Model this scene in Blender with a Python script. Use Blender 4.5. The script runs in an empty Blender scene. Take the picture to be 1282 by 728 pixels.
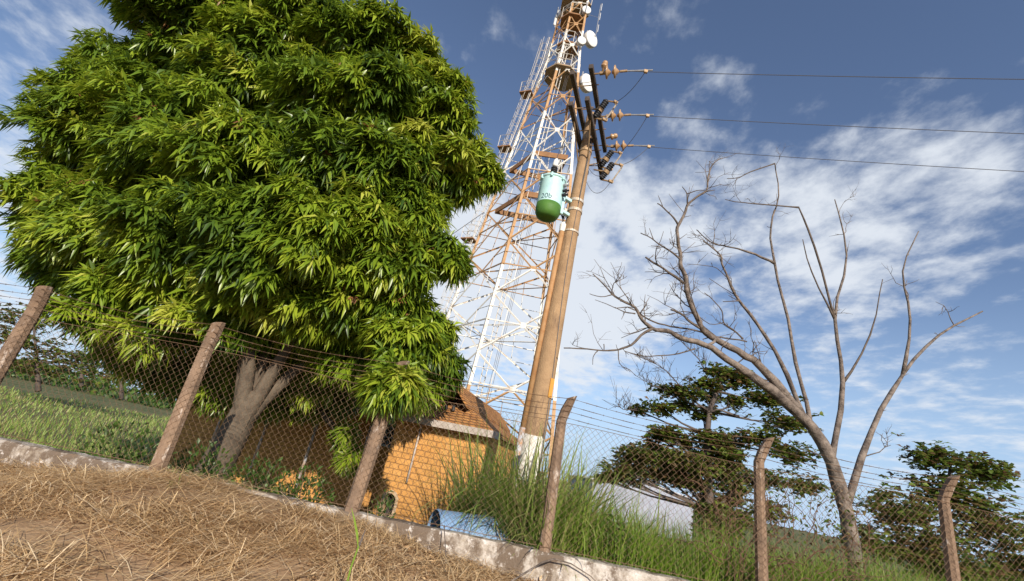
import bpy, math, random
import numpy as np
from mathutils import Vector, Matrix, noise
random.seed(7); RNG = np.random.default_rng(7)
R = math.radians
S = bpy.context.scene

# ------------------------------------------------------------------ camera
FPX, PIT, ROL, EYE = 576.4, R(20.85), R(11.73), 1.6
cp, sp, cr, sr = math.cos(PIT), math.sin(PIT), math.cos(ROL), math.sin(ROL)
FW = np.array([0, cp, sp]); UP0 = np.array([0, -sp, cp]); RT0 = np.array([1.0, 0, 0])
CX = cr * RT0 + sr * UP0          # image right
CD = sr * RT0 - cr * UP0          # image down
CO = np.array([0, 0, EYE])
cam = bpy.data.cameras.new('camera'); camo = bpy.data.objects.new('camera', cam)
S.collection.objects.link(camo); S.camera = camo
cam.sensor_width = 36; cam.lens = 36 * FPX / 1282; cam.clip_start = 0.05; cam.clip_end = 3000
camo.matrix_world = Matrix(((CX[0], -CD[0], -FW[0], 0), (CX[1], -CD[1], -FW[1], 0), (CX[2], -CD[2], -FW[2], EYE), (0, 0, 0, 1)))
S.render.resolution_x, S.render.resolution_y = 1024, 581
def ray(x, y): return FW + CX * ((x - 641) / FPX) + CD * ((y - 364) / FPX)
def at(x, y, Y):
    r = ray(x, y); return CO + r * (Y / r[1])
def atz(x, y, Z):
    r = ray(x, y); return CO + r * ((Z - EYE) / r[2])

# ------------------------------------------------------------------ sky and sun
SUN_EL, SUN_AZ = R(24.5), R(14)     # azimuth: to the right of straight behind the camera
S.view_settings.view_transform = 'Standard'; S.view_settings.look = 'None'
S.view_settings.exposure = 0.27; S.view_settings.gamma = 1.0; S.view_settings.use_curve_mapping = False
W = bpy.data.worlds.new('World'); S.world = W; W.use_nodes = True
def build_world():
    nt = W.node_tree; nt.nodes.clear(); N = nt.nodes.new; L = nt.links.new
    def math_(op, a, b=None, c=None, clamp=False):
        n = N('ShaderNodeMath'); n.operation = op; n.use_clamp = clamp
        for i, v in enumerate((a, b, c)):
            if v is None: continue
            if isinstance(v, (int, float)): n.inputs[i].default_value = v
            else: L(v, n.inputs[i])
        return n.outputs[0]
    sky = N('ShaderNodeTexSky'); sky.sky_type = 'NISHITA'; sky.sun_disc = False
    sky.sun_elevation = SUN_EL; sky.sun_rotation = math.pi - SUN_AZ
    sky.air_density = 1.0; sky.dust_density = 0.25; sky.ozone_density = 2.0
    geo = N('ShaderNodeTexCoord'); d = geo.outputs['Generated']
    sep = N('ShaderNodeSeparateXYZ'); L(d, sep.inputs[0])
    zz = math_('MAXIMUM', math_('ADD', sep.outputs[2], 0.12), 0.05)
    comb = N('ShaderNodeCombineXYZ')
    L(math_('DIVIDE', sep.outputs[0], zz), comb.inputs[0]); L(math_('DIVIDE', sep.outputs[1], zz), comb.inputs[1])
    def noise_(scale, detail, rough, off, dist=0.0):
        mp = N('ShaderNodeMapping'); mp.inputs['Location'].default_value = off; mp.inputs['Scale'].default_value = (scale, scale * .8, scale)
        L(comb.outputs[0], mp.inputs[0])
        n = N('ShaderNodeTexNoise'); n.inputs['Scale'].default_value = 1; n.inputs['Detail'].default_value = detail
        n.inputs['Roughness'].default_value = rough; n.inputs['Distortion'].default_value = dist
        L(mp.outputs[0], n.inputs['Vector']); return n.outputs['Fac']
    big = noise_(1.6, 3, .5, (3.1, 1.7, 0)); fine = noise_(7.0, 8, .6, (0.4, 5.2, 0), .12)
    def blob(px, py, deg, amp):       # a bank of cloud in a given direction of the sky
        v = ray(px, py); v = v / np.linalg.norm(v)
        n = N('ShaderNodeVectorMath'); n.operation = 'DOT_PRODUCT'; L(d, n.inputs[0]); n.inputs[1].default_value = tuple(v)
        mr = N('ShaderNodeMapRange'); mr.interpolation_type = 'SMOOTHSTEP'
        mr.inputs['From Min'].default_value = math.cos(R(deg)); mr.inputs['From Max'].default_value = 1.0
        mr.inputs['To Min'].default_value = 0; mr.inputs['To Max'].default_value = amp
        L(n.outputs['Value'], mr.inputs['Value']); return mr.outputs['Result']
    acc = None
    for b in CLOUD_BANKS:
        o = blob(*b); acc = o if acc is None else math_('ADD', acc, o)
    m = math_('ADD', acc, math_('MULTIPLY', math_('SUBTRACT', fine, .5), 2.15))
    m = math_('ADD', m, math_('MULTIPLY', math_('SUBTRACT', big, .5), .7))
    mr = N('ShaderNodeMapRange'); mr.interpolation_type = 'SMOOTHSTEP'; L(m, mr.inputs['Value'])
    mr.inputs['From Min'].default_value = .12; mr.inputs['From Max'].default_value = 1.0
    mr.inputs['To Max'].default_value = .93
    tint = N('ShaderNodeMix'); tint.data_type = 'RGBA'; tint.inputs[0].default_value = 1.0; tint.blend_type = 'MULTIPLY'
    L(sky.outputs[0], tint.inputs[6]); tint.inputs[7].default_value = SKY_TINT
    hz = N('ShaderNodeMapRange'); hz.interpolation_type = 'SMOOTHSTEP'; L(sep.outputs[2], hz.inputs['Value'])      # pale blue low air
    hz.inputs['From Min'].default_value = -.05; hz.inputs['From Max'].default_value = .42; hz.inputs['To Min'].default_value = .95; hz.inputs['To Max'].default_value = 0
    low = N('ShaderNodeMix'); low.data_type = 'RGBA'; L(hz.outputs[0], low.inputs[0]); L(tint.outputs[2], low.inputs[6]); low.inputs[7].default_value = LOW_SKY
    mix = N('ShaderNodeMix'); mix.data_type = 'RGBA'; L(mr.outputs[0], mix.inputs[0])
    L(low.outputs[2], mix.inputs[6]); mix.inputs[7].default_value = CLOUD_COL
    bg = N('ShaderNodeBackground'); bg.inputs['Strength'].default_value = SKY_STRENGTH
    L(mix.outputs[2], bg.inputs['Color'])
    out = N('ShaderNodeOutputWorld'); L(bg.outputs[0], out.inputs['Surface'])
SKY_STRENGTH = 0.122
SKY_TINT = (1.0, 0.94, 0.98, 1)
CLOUD_COL = (5.4, 5.75, 6.25, 1)
LOW_SKY = (3.1, 4.4, 6.2, 1)
# direction (as seen in the photo), angular radius, amount
CLOUD_BANKS = [(760, 325, 14, .7), (650, 300, 12, .5), (770, 420, 10, .5), (700, 400, 10, .35), (560, 290, 10, .65), (620, 400, 12, .5),
               (895, 128, 6.5, .34), (845, 18, 4, .08), (790, 190, 9, .16), (900, 240, 9, .3), (560, 400, 10, .5), (680, 500, 9, .25), (560,370,6,.2),
               (980, 330, 14, .4), (1120, 250, 14, .45), (60, 120, 14, .3), (1180, 520, 14, .35), (20, 330, 14, .5)]
build_world()
sl = bpy.data.lights.new('sun', 'SUN'); sl.energy = 5.0; sl.angle = R(0.53); sl.color = (1.0, 0.91, 0.77)
so = bpy.data.objects.new('sun', sl); S.collection.objects.link(so)
sd = Vector((math.sin(SUN_AZ) * math.cos(SUN_EL), -math.cos(SUN_AZ) * math.cos(SUN_EL), math.sin(SUN_EL)))  # towards the sun
so.rotation_euler = sd.to_track_quat('Z', 'Y').to_euler(); so.location = (20, -30, 40)

# ------------------------------------------------------------------ materials
def mat(name, col, rough=.8, var=None, vscale=3.0, bump=0.0, bscale=30.0, metal=0.0, spec=.3, stains=None):
    """principled paint / stone / wood; var = second colour mixed by noise; stains = (colour, scale, threshold)"""
    m = bpy.data.materials.new(name); m.use_nodes = True; nt = m.node_tree; N = nt.nodes.new; L = nt.links.new
    b = nt.nodes['Principled BSDF']; b.inputs['Roughness'].default_value = rough; b.inputs['Metallic'].default_value = metal
    b.inputs['Specular IOR Level'].default_value = spec
    tc = N('ShaderNodeTexCoord'); src = None
    col4 = tuple(col) + (1,)
    if var:
        n = N('ShaderNodeTexNoise'); n.inputs['Scale'].default_value = vscale; n.inputs['Detail'].default_value = 6; n.inputs['Roughness'].default_value = .65
        L(tc.outputs['Object'], n.inputs['Vector'])
        rp = N('ShaderNodeValToRGB'); rp.color_ramp.elements[0].position = .36; rp.color_ramp.elements[1].position = .64
        rp.color_ramp.elements[0].color = col4; rp.color_ramp.elements[1].color = tuple(var) + (1,)
        L(n.outputs['Fac'], rp.inputs[0]); src = rp.outputs[0]
    for st in (stains or []):
        n = N('ShaderNodeTexNoise'); n.inputs['Scale'].default_value = st[1]; n.inputs['Detail'].default_value = 8; n.inputs['Roughness'].default_value = .7
        mp = N('ShaderNodeMapping'); mp.inputs['Scale'].default_value = st[3] if len(st) > 3 else (1, 1, 1); mp.inputs['Location'].default_value = (st[1], 2.2, 7)
        L(tc.outputs['Object'], mp.inputs[0]); L(mp.outputs[0], n.inputs['Vector'])
        mr = N('ShaderNodeMapRange'); mr.inputs['From Min'].default_value = st[2] - .05; mr.inputs['From Max'].default_value = st[2] + .05
        L(n.outputs['Fac'], mr.inputs['Value'])
        mx = N('ShaderNodeMix'); mx.data_type = 'RGBA'; L(mr.outputs[0], mx.inputs[0])
        if src is None: mx.inputs[6].default_value = col4
        else: L(src, mx.inputs[6])
        mx.inputs[7].default_value = tuple(st[0]) + (1,); src = mx.outputs[2]
    if src is None: b.inputs['Base Color'].default_value = col4
    else: L(src, b.inputs['Base Color'])
    if bump:
        n = N('ShaderNodeTexNoise'); n.inputs['Scale'].default_value = bscale; n.inputs['Detail'].default_value = 5
        L(tc.outputs['Object'], n.inputs['Vector'])
        bp = N('ShaderNodeBump'); bp.inputs['Strength'].default_value = bump; bp.inputs['Distance'].default_value = .02
        L(n.outputs['Fac'], bp.inputs['Height']); L(bp.outputs[0], b.inputs['Normal'])
    return m
def leafmat(name, cols, trans=.35, rough=.45, spec=.4, tone=False):
    """leaf colour differs from leaf to leaf (random per island)"""
    m = bpy.data.materials.new(name); m.use_nodes = True; nt = m.node_tree; N = nt.nodes.new; L = nt.links.new
    b = nt.nodes['Principled BSDF']; b.inputs['Roughness'].default_value = rough; b.inputs['Specular IOR Level'].default_value = spec
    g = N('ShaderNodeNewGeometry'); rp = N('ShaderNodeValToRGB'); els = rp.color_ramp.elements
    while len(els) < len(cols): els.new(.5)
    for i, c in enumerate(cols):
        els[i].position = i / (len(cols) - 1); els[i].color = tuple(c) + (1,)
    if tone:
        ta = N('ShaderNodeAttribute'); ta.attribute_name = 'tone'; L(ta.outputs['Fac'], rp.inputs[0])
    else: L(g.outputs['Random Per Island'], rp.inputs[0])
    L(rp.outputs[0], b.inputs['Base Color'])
    t = N('ShaderNodeBsdfTranslucent'); hs = N('ShaderNodeHueSaturation'); hs.inputs['Value'].default_value = 1.5; hs.inputs['Hue'].default_value = .485
    L(rp.outputs[0], hs.inputs['Color']); L(hs.outputs[0], t.inputs['Color'])
    mx = N('ShaderNodeMixShader'); mx.inputs[0].default_value = trans
    L(b.outputs[0], mx.inputs[1]); L(t.outputs[0], mx.inputs[2]); L(mx.outputs[0], nt.nodes['Material Output'].inputs['Surface'])
    return m
def brickmat(name, c1, c2, mortar, bw, bh, ms, rough=.85, fine=.5):
    m = bpy.data.materials.new(name); m.use_nodes = True; nt = m.node_tree; N = nt.nodes.new; L = nt.links.new
    b = nt.nodes['Principled BSDF']; b.inputs['Roughness'].default_value = rough; b.inputs['Specular IOR Level'].default_value = .15
    tc = N('ShaderNodeTexCoord'); sx = N('ShaderNodeSeparateXYZ'); L(tc.outputs['Object'], sx.inputs[0])
    ad = N('ShaderNodeMath'); ad.operation = 'ADD'; L(sx.outputs[0], ad.inputs[0]); L(sx.outputs[1], ad.inputs[1])
    nz0 = N('ShaderNodeTexNoise'); nz0.inputs['Scale'].default_value = 9; nz0.inputs['Detail'].default_value = 3; L(tc.outputs['Object'], nz0.inputs['Vector'])
    wob = N('ShaderNodeMath'); wob.operation = 'MULTIPLY_ADD'; wob.inputs[1].default_value = .03; L(nz0.outputs['Fac'], wob.inputs[0]); L(sx.outputs[2], wob.inputs[2])
    cb = N('ShaderNodeCombineXYZ'); L(ad.outputs[0], cb.inputs[0]); L(wob.outputs[0], cb.inputs[1])
    br = N('ShaderNodeTexBrick'); L(cb.outputs[0], br.inputs['Vector']); br.inputs['Scale'].default_value = 1
    br.inputs['Brick Width'].default_value = bw; br.inputs['Row Height'].default_value = bh; br.inputs['Mortar Size'].default_value = ms
    br.inputs['Mortar Smooth'].default_value = .4; br.inputs['Bias'].default_value = 0
    br.inputs['Color1'].default_value = tuple(c1) + (1,); br.inputs['Color2'].default_value = tuple(c2) + (1,); br.inputs['Mortar'].default_value = tuple(mortar) + (1,)
    nz = N('ShaderNodeTexNoise'); nz.inputs['Scale'].default_value = 2.1; nz.inputs['Detail'].default_value = 9; nz.inputs['Roughness'].default_value = .75; L(tc.outputs['Object'], nz.inputs['Vector'])
    mr = N('ShaderNodeMapRange'); mr.inputs['From Min'].default_value = .3; mr.inputs['From Max'].default_value = .7
    mr.inputs['To Min'].default_value = 1 - fine * .5; mr.inputs['To Max'].default_value = 1 + fine * .2; L(nz.outputs['Fac'], mr.inputs['Value'])
    mx = N('ShaderNodeMix'); mx.data_type = 'RGBA'; mx.blend_type = 'MULTIPLY'; mx.inputs[0].default_value = 1
    L(br.outputs['Color'], mx.inputs[6]); L(mr.outputs[0], mx.inputs[7]); L(mx.outputs[2], b.inputs['Base Color'])
    bp = N('ShaderNodeBump'); bp.inputs['Strength'].default_value = .7; bp.inputs['Distance'].default_value = .012; bp.invert = True
    L(br.outputs['Fac'], bp.inputs['Height']); L(bp.outputs[0], b.inputs['Normal'])
    return m
def towermat():
    """orange and white aviation paint in bands up the tower, chalked and rust-stained"""
    m = bpy.data.materials.new('tower_paint'); m.use_nodes = True; nt = m.node_tree; N = nt.nodes.new; L = nt.links.new
    b = nt.nodes['Principled BSDF']; b.inputs['Roughness'].default_value = .55; b.inputs['Specular IOR Level'].default_value = .3
    g = N('ShaderNodeNewGeometry'); sx = N('ShaderNodeSeparateXYZ'); L(g.outputs['Position'], sx.inputs[0])
    dv = N('ShaderNodeMath'); dv.operation = 'DIVIDE'; dv.inputs[1].default_value = 45; L(sx.outputs[2], dv.inputs[0])
    rp = N('ShaderNodeValToRGB'); rp.color_ramp.interpolation = 'CONSTANT'
    O_, W_ = (.43, .25, .115, 1), (.72, .69, .63, 1); els = rp.color_ramp.elements
    zs = [(0, O_), (5.0, W_), (12.0, O_), (19.0, W_), (24.2, O_), (28.3, W_), (32.6, O_), (35.6, W_)]
    while len(els) < len(zs): els.new(.5)
    for i, (z, c) in enumerate(zs): els[i].position = z / 45; els[i].color = c
    L(dv.outputs[0], rp.inputs[0])
    nz = N('ShaderNodeTexNoise'); nz.inputs['Scale'].default_value = 2.2; nz.inputs['Detail'].default_value = 8; nz.inputs['Roughness'].default_value = .7
    L(g.outputs['Position'], nz.inputs['Vector'])
    mr = N('ShaderNodeMapRange'); mr.inputs['From Min'].default_value = .5; mr.inputs['From Max'].default_value = .72; mr.inputs['To Max'].default_value = .75; L(nz.outputs['Fac'], mr.inputs['Value'])
    mx = N('ShaderNodeMix'); mx.data_type = 'RGBA'; L(mr.outputs[0], mx.inputs[0]); L(rp.outputs[0], mx.inputs[6]); mx.inputs[7].default_value = (.3, .15, .06, 1)
    L(mx.outputs[2], b.inputs['Base Color']); return m

M = {}
M['tower'] = towermat()
M['tower_white'] = mat('tower_white_paint', (.72, .7, .66), .5, (.5, .42, .33), 2.5)
M['tower_plate'] = mat('platform_plate', (.33, .22, .13), .7, (.25, .2, .13), 3)
M['rust_plate'] = mat('orange_plate', (.3, .15, .06), .7, (.2, .1, .045), 2)
M['galv'] = mat('galvanised_steel', (.5, .5, .5), .45, (.36, .36, .37), 6, metal=.6)
M['dish'] = mat('dish_shell', (.8, .8, .78), .4, (.68, .67, .64), 3)
M['dish_back'] = mat('dish_shroud', (.55, .5, .44), .5)
M['concrete_pole'] = mat('pole_concrete', (.38, .245, .135), .88, (.27, .17, .095), 3, .6, 45, stains=[((.17, .11, .07), 3.0, .6, (3, 3, .35)), ((.5, .36, .22), 14, .66), ((.14, .1, .07), 18, .72)])
M['whitewash'] = mat('whitewash', (.74, .71, .66), .85, (.58, .52, .45), 9, .3, 40)
M['rust_pipe'] = mat('rusty_pipe', (.34, .17, .07), .7, (.42, .25, .12), 7)
M['pipe_grey'] = mat('flaking_pipe', (.42, .45, .5), .6, (.38, .22, .12), 10)
M['arm_wood'] = mat('crossarm_timber', (.10, .075, .06), .85, (.055, .045, .04), 6, .4, 40, stains=[((.3, .2, .12), 9, .66, (6, 1, 6))])
M['black'] = mat('black_polymer', (.025, .025, .028), .5)
M['porcelain'] = mat('brown_porcelain', (.34, .19, .09), .3, (.42, .27, .14), 8, spec=.5)
M['brass'] = mat('weathered_hardware', (.4, .27, .15), .55, (.28, .19, .11), 12, metal=.3)
M['wire'] = mat('weathered_wire', (.09, .09, .1), .6)
M['wire_brown'] = mat('rusty_wire', (.15, .085, .05), .7, (.2, .13, .08), 4)
M['mint'] = mat('transformer_enamel', (.5, .74, .72), .42, (.42, .66, .66), 4, spec=.4, stains=[((.3, .22, .14), 7, .7, (3, 3, .5)), ((.62, .8, .78), 10, .66)])
M['green'] = mat('green_underside_reflection', (.08, .19, .03), .6, (.06, .15, .028), 5)
M['ink'] = mat('dark_stencil', (.05, .08, .12), .6)
M['band'] = mat('clamp_band', (.55, .5, .44), .5, (.4, .3, .2), 14, metal=.2)
M['plate_orange'] = mat('orange_tag', (.62, .3, .06), .5)
M['post'] = mat('post_concrete', (.27, .18, .12), .9, (.17, .115, .08), 5, .5, 45, stains=[((.5, .42, .36), 6, .62, (2, 2, .7))])
M['wallc'] = mat('lichen_concrete', (.58, .53, .48), .95, (.33, .27, .21), 3.5, .8, 35, stains=[((.15, .11, .08), 2.6, .5, (1, 1, .6)), ((.45, .26, .1), 1.1, .64), ((.62, .57, .53), 9, .6), ((.2, .14, .1), 13, .64)])
M['brick'] = brickmat('orange_brick', (.66, .34, .11), (.58, .285, .085), (.36, .18, .065), .205, .118, .012)
M['rooftile'] = brickmat('clay_tiles', (.56, .27, .09), (.42, .19, .07), (.16, .075, .035), .16, .062, .012, fine=.9)
M['fascia'] = mat('pale_fascia', (.5, .44, .4), .85, (.36, .3, .26), 7, .3, 50)
M['soffit'] = mat('timber_soffit', (.24, .14, .07), .8, (.18, .1, .05), 6)
M['grille'] = mat('grey_grille', (.5, .55, .65), .5)
M['dark'] = mat('dark_interior', (.02, .018, .016), .9)
M['plaster'] = mat('broken_plaster', (.58, .45, .32), .95, (.4, .25, .12), 12, .6, 30)
M['blue'] = mat('blue_plastic', (.16, .27, .47), .5, (.2, .32, .5), 3, spec=.45, stains=[((.3, .4, .55), 5, .64)])
M['blue_dark'] = mat('drum_end_blue', (.03, .05, .1), .5)
M['bark'] = mat('mango_bark', (.085, .065, .048), .9, (.14, .11, .08), 6, .6, 25)
M['pale_bark'] = mat('weathered_dead_wood', (.25, .2, .165), .9, (.08, .062, .052), 7, .9, 30)
M['dead_twig'] = mat('dark_dead_twig', (.15, .115, .09), .9, (.07, .055, .045), 9)
M['twig'] = mat('dark_twig', (.085, .07, .062), .9, (.13, .1, .085), 5)
M['soil'] = mat('dry_soil', (.36, .24, .14), .95, (.25, .155, .085), 5, .8, 25)
def field(m):
    nt = m.node_tree; N = nt.nodes.new; L = nt.links.new; b = nt.nodes['Principled BSDF']; old = b.inputs['Base Color'].links[0].from_socket
    g = N('ShaderNodeNewGeometry'); sx = N('ShaderNodeSeparateXYZ'); L(g.outputs['Position'], sx.inputs[0])
    mr = N('ShaderNodeMapRange'); mr.inputs['From Min'].default_value = 6.6; mr.inputs['From Max'].default_value = 9; L(sx.outputs[1], mr.inputs['Value'])
    nz = N('ShaderNodeTexNoise'); nz.inputs['Scale'].default_value = .35; nz.inputs['Detail'].default_value = 9; L(g.outputs['Position'], nz.inputs['Vector'])
    rp = N('ShaderNodeValToRGB'); rp.color_ramp.elements[0].position = .35; rp.color_ramp.elements[1].position = .65
    rp.color_ramp.elements[0].color = (.06, .09, .02, 1); rp.color_ramp.elements[1].color = (.15, .13, .05, 1); L(nz.outputs['Fac'], rp.inputs[0])
    mx = N('ShaderNodeMix'); mx.data_type = 'RGBA'; L(mr.outputs[0], mx.inputs[0]); L(old, mx.inputs[6]); L(rp.outputs[0], mx.inputs[7]); L(mx.outputs[2], b.inputs['Base Color'])
field(M['soil'])
M['shed'] = mat('pale_shed_wall', (.36, .38, .46), .8, (.31, .33, .41), 1.2, stains=[((.25, .25, .28), 1.6, .6, (3, 3, .35))])
M['shed_roof'] = mat('shed_roof_sheet', (.5, .5, .54), .6)
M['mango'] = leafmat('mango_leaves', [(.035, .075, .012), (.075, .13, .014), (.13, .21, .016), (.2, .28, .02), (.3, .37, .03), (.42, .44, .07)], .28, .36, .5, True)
M['flush'] = leafmat('copper_new_leaves', [(.22, .09, .04), (.3, .16, .06), (.18, .07, .03)], .3)
M['almond'] = leafmat('broad_leaves', [(.045, .075, .018), (.09, .14, .025), (.14, .21, .03), (.2, .26, .045), (.22, .13, .06), (.09, .065, .035)], .38, .4, .4)
M['shrub'] = leafmat('shrub_leaves', [(.03, .06, .012), (.06, .12, .02), (.1, .17, .03)], .3)
M['weed'] = leafmat('bright_weed_leaves', [(.12, .22, .02), (.2, .3, .03), (.16, .26, .03)], .35)
M['guinea'] = leafmat('tall_grass_blades', [(.11, .17, .035), (.2, .3, .05), (.28, .38, .08), (.36, .43, .13), (.38, .31, .16)], .35, .5)
M['lawn'] = leafmat('rank_grass', [(.1, .17, .02), (.16, .27, .028), (.23, .35, .04), (.32, .4, .08)], .35, .5)
M['seed'] = leafmat('grass_seed_heads', [(.3, .22, .1), (.38, .27, .12), (.2, .16, .06)], .3)
M['straw'] = leafmat('dry_straw', [(.28, .165, .08), (.56, .38, .19), (.7, .51, .28), (.8, .64, .42)], .15, .7, .2)
M['litter'] = leafmat('leaf_litter', [(.18, .1, .05), (.33, .2, .1), (.5, .34, .18), (.6, .45, .28)], .1, .8, .2)
M['vine'] = mat('dry_vine_stem', (.16, .085, .05), .9, (.1, .06, .04), 4)

# ------------------------------------------------------------------ object helpers
ORG = {}
def put(name, me, m=None, parent=None, org=(0, 0, 0)):
    o = bpy.data.objects.new(name, me); S.collection.objects.link(o)
    if m: me.materials.append(m)
    if parent: o.parent = parent
    else: o.location = org; ORG[o.name] = Vector(org)
    return o
def thing(name, label, cat, loc=(0, 0, 0), rz=0.0, group=None, local=False):
    o = bpy.data.objects.new(name, None); S.collection.objects.link(o); o.empty_display_size = .2
    o.location = loc; o.rotation_euler = (0, 0, rz); ORG[o.name] = Vector((0, 0, 0)) if local else Vector(loc)
    return tag(o, label, cat, group)
def tag(o, label=None, cat=None, group=None, kind=None):
    if label: o['label'] = label
    if cat: o['category'] = cat
    if group: o['group'] = group
    if kind: o['kind'] = kind
    return o
def rootorg(o):
    while o.parent: o = o.parent
    return ORG[o.name]
def frame(d):
    d = Vector(d).normalized(); a = Vector((0, 0, 1)) if abs(d.z) < .95 else Vector((1, 0, 0))
    u = d.cross(a).normalized(); return d, u, d.cross(u).normalized()
class MB:
    def __init__(s): s.v = []; s.f = []
    def add(s, vs, fs):
        n = len(s.v); s.v += [tuple(v) for v in vs]; s.f += [tuple(i + n for i in f) for f in fs]; return s
    def box(s, c, size, rz=0.0, bev=0.0):
        x, y, z = [k / 2 for k in size]; q = [(-x, -y), (x, -y), (x, y), (-x, y)]; b = min(bev, x * .9, y * .9, z * .9)
        vs = []; co, si = math.cos(rz), math.sin(rz)
        if b:
            rings = [(-z, b), (-z + b, 0), (z - b, 0), (z, b)]
        else: rings = [(-z, 0), (z, 0)]
        for (h, i) in rings:
            for (a, d) in q:
                a2 = a - math.copysign(i, a); d2 = d - math.copysign(i, d)
                vs.append((c[0] + a2 * co - d2 * si, c[1] + a2 * si + d2 * co, c[2] + h))
        fs = [(3, 2, 1, 0)]
        for k in range(len(rings) - 1):
            for j in range(4): fs.append((k * 4 + j, k * 4 + (j + 1) % 4, k * 4 + 4 + (j + 1) % 4, k * 4 + 4 + j))
        t = (len(rings) - 1) * 4; fs.append((t, t + 1, t + 2, t + 3)); return s.add(vs, fs)
    def tube(s, pts, rad, n=6, cap=True):
        pts = [Vector(p) for p in pts]; k = len(pts)
        rad = [rad] * k if isinstance(rad, (int, float)) else list(rad)
        base = len(s.v); pu = None
        for i, p in enumerate(pts):
            d = (pts[min(i + 1, k - 1)] - pts[max(i - 1, 0)])
            if d.length < 1e-9: d = Vector((0, 0, 1))
            d.normalize()
            if pu is None: d, u, w = frame(d)
            else:
                u = pu - d * pu.dot(d)
                u = u.normalized() if u.length > 1e-6 else frame(d)[1]
                w = d.cross(u)
            pu = u
            for j in range(n):
                a = 2 * math.pi * j / n; q = p + (u * math.cos(a) + w * math.sin(a)) * rad[i]; s.v.append(tuple(q))
        for i in range(k - 1):
            for j in range(n):
                a, b = base + i * n + j, base + i * n + (j + 1) % n
                s.f.append((a, b, b + n, a + n))
        if cap:
            s.f.append(tuple(base + j for j in reversed(range(n)))); s.f.append(tuple(base + (k - 1) * n + j for j in range(n)))
        return s
    def lathe(s, p, axis, prof, n=14):
        """prof: (distance along the axis, radius)"""
        p = Vector(p); d, u, w = frame(axis); base = len(s.v)
        for (h, r) in prof:
            for j in range(n):
                a = 2 * math.pi * j / n; s.v.append(tuple(p + d * h + (u * math.cos(a) + w * math.sin(a)) * max(r, 1e-4)))
        for i in range(len(prof) - 1):
            for j in range(n):
                a, b = base + i * n + j, base + i * n + (j + 1) % n; s.f.append((a, b, b + n, a + n))
        s.f.append(tuple(base + j for j in reversed(range(n)))); s.f.append(tuple(base + (len(prof) - 1) * n + j for j in range(n)))
        return s
    def angle(s, a, b, w, t, toward):
        """steel angle section from a to b, opening towards the given point"""
        a, b = Vector(a), Vector(b); d = (b - a).normalized(); i = Vector(toward) - (a + b) / 2; i -= d * i.dot(d)
        i = i.normalized() if i.length > 1e-5 else frame(d)[1]
        j = d.cross(i); u = (i + j).normalized(); v = (i - j).normalized()
        c = [(0, 0), (w, 0), (w, t), (t, t), (t, w), (0, w)]
        vs = [p + u * x + v * y for p in (a, b) for (x, y) in c]
        fs = [(5, 4, 3, 2, 1, 0), (6, 7, 8, 9, 10, 11)] + [(k, (k + 1) % 6, 6 + (k + 1) % 6, 6 + k) for k in range(6)]
        return s.add(vs, fs)
    def build(s, name, m, parent=None, org=(0, 0, 0), smooth=False):
        o = rootorg(parent) if parent else Vector(org)
        me = bpy.data.meshes.new(name); me.from_pydata([(x - o.x, y - o.y, z - o.z) for (x, y, z) in s.v], [], s.f); me.update()
        if smooth: me.shade_smooth()
        return put(name, me, m, parent, org)
def npmesh(name, V, F4, m, parent=None, org=(0, 0, 0), tone=None):
    """big mesh from arrays; F4 is (n,k) faces of equal size"""
    o = rootorg(parent) if parent else Vector(org)
    me = bpy.data.meshes.new(name); V = np.asarray(V, np.float32) - np.array(o, np.float32); F4 = np.asarray(F4, np.int32); k = F4.shape[1]
    me.vertices.add(len(V)); me.vertices.foreach_set('co', V.ravel())
    me.loops.add(F4.size); me.loops.foreach_set('vertex_index', F4.ravel())
    me.polygons.add(len(F4)); me.polygons.foreach_set('loop_start', np.arange(0, F4.size, k, dtype=np.int32))
    me.update(calc_edges=True); me.validate()
    if tone is not None:                                   # tone per leaf: random leaf age, plus shade put into inner leaves
        at_ = me.attributes.new('tone', 'FLOAT', 'FACE'); at_.data.foreach_set('value', np.asarray(tone, np.float32))
    return put(name, me, m, parent, org)
def norm(a): return a / np.maximum(np.linalg.norm(a, axis=-1, keepdims=True), 1e-9)
def leaves(P, D, U, Ln, Wd, droop=.25, fold=.25, shape=(.38, 1.0)):
    """folded, drooping leaves: base P, direction D, up-hint U, length, width -> verts, tris"""
    D = norm(D); Sx = norm(np.cross(D, U)); Nn = np.cross(Sx, D); n = len(P); Ln = Ln[:, None]; Wd = Wd[:, None]
    mid = P + D * Ln * shape[0] + Nn * Ln * .04
    tip = P + D * Ln - np.array([0, 0, 1.0]) * Ln * droop
    l = mid + Sx * Wd * .5 + Nn * Wd * fold; r = mid - Sx * Wd * .5 + Nn * Wd * fold
    V = np.stack([P, l, mid, r, tip], 1).reshape(-1, 3)
    f = np.array([(0, 2, 1), (0, 3, 2), (1, 2, 4), (2, 3, 4)]); F = (np.arange(n)[:, None, None] * 5 + f).reshape(-1, 3)
    return V, F
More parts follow.
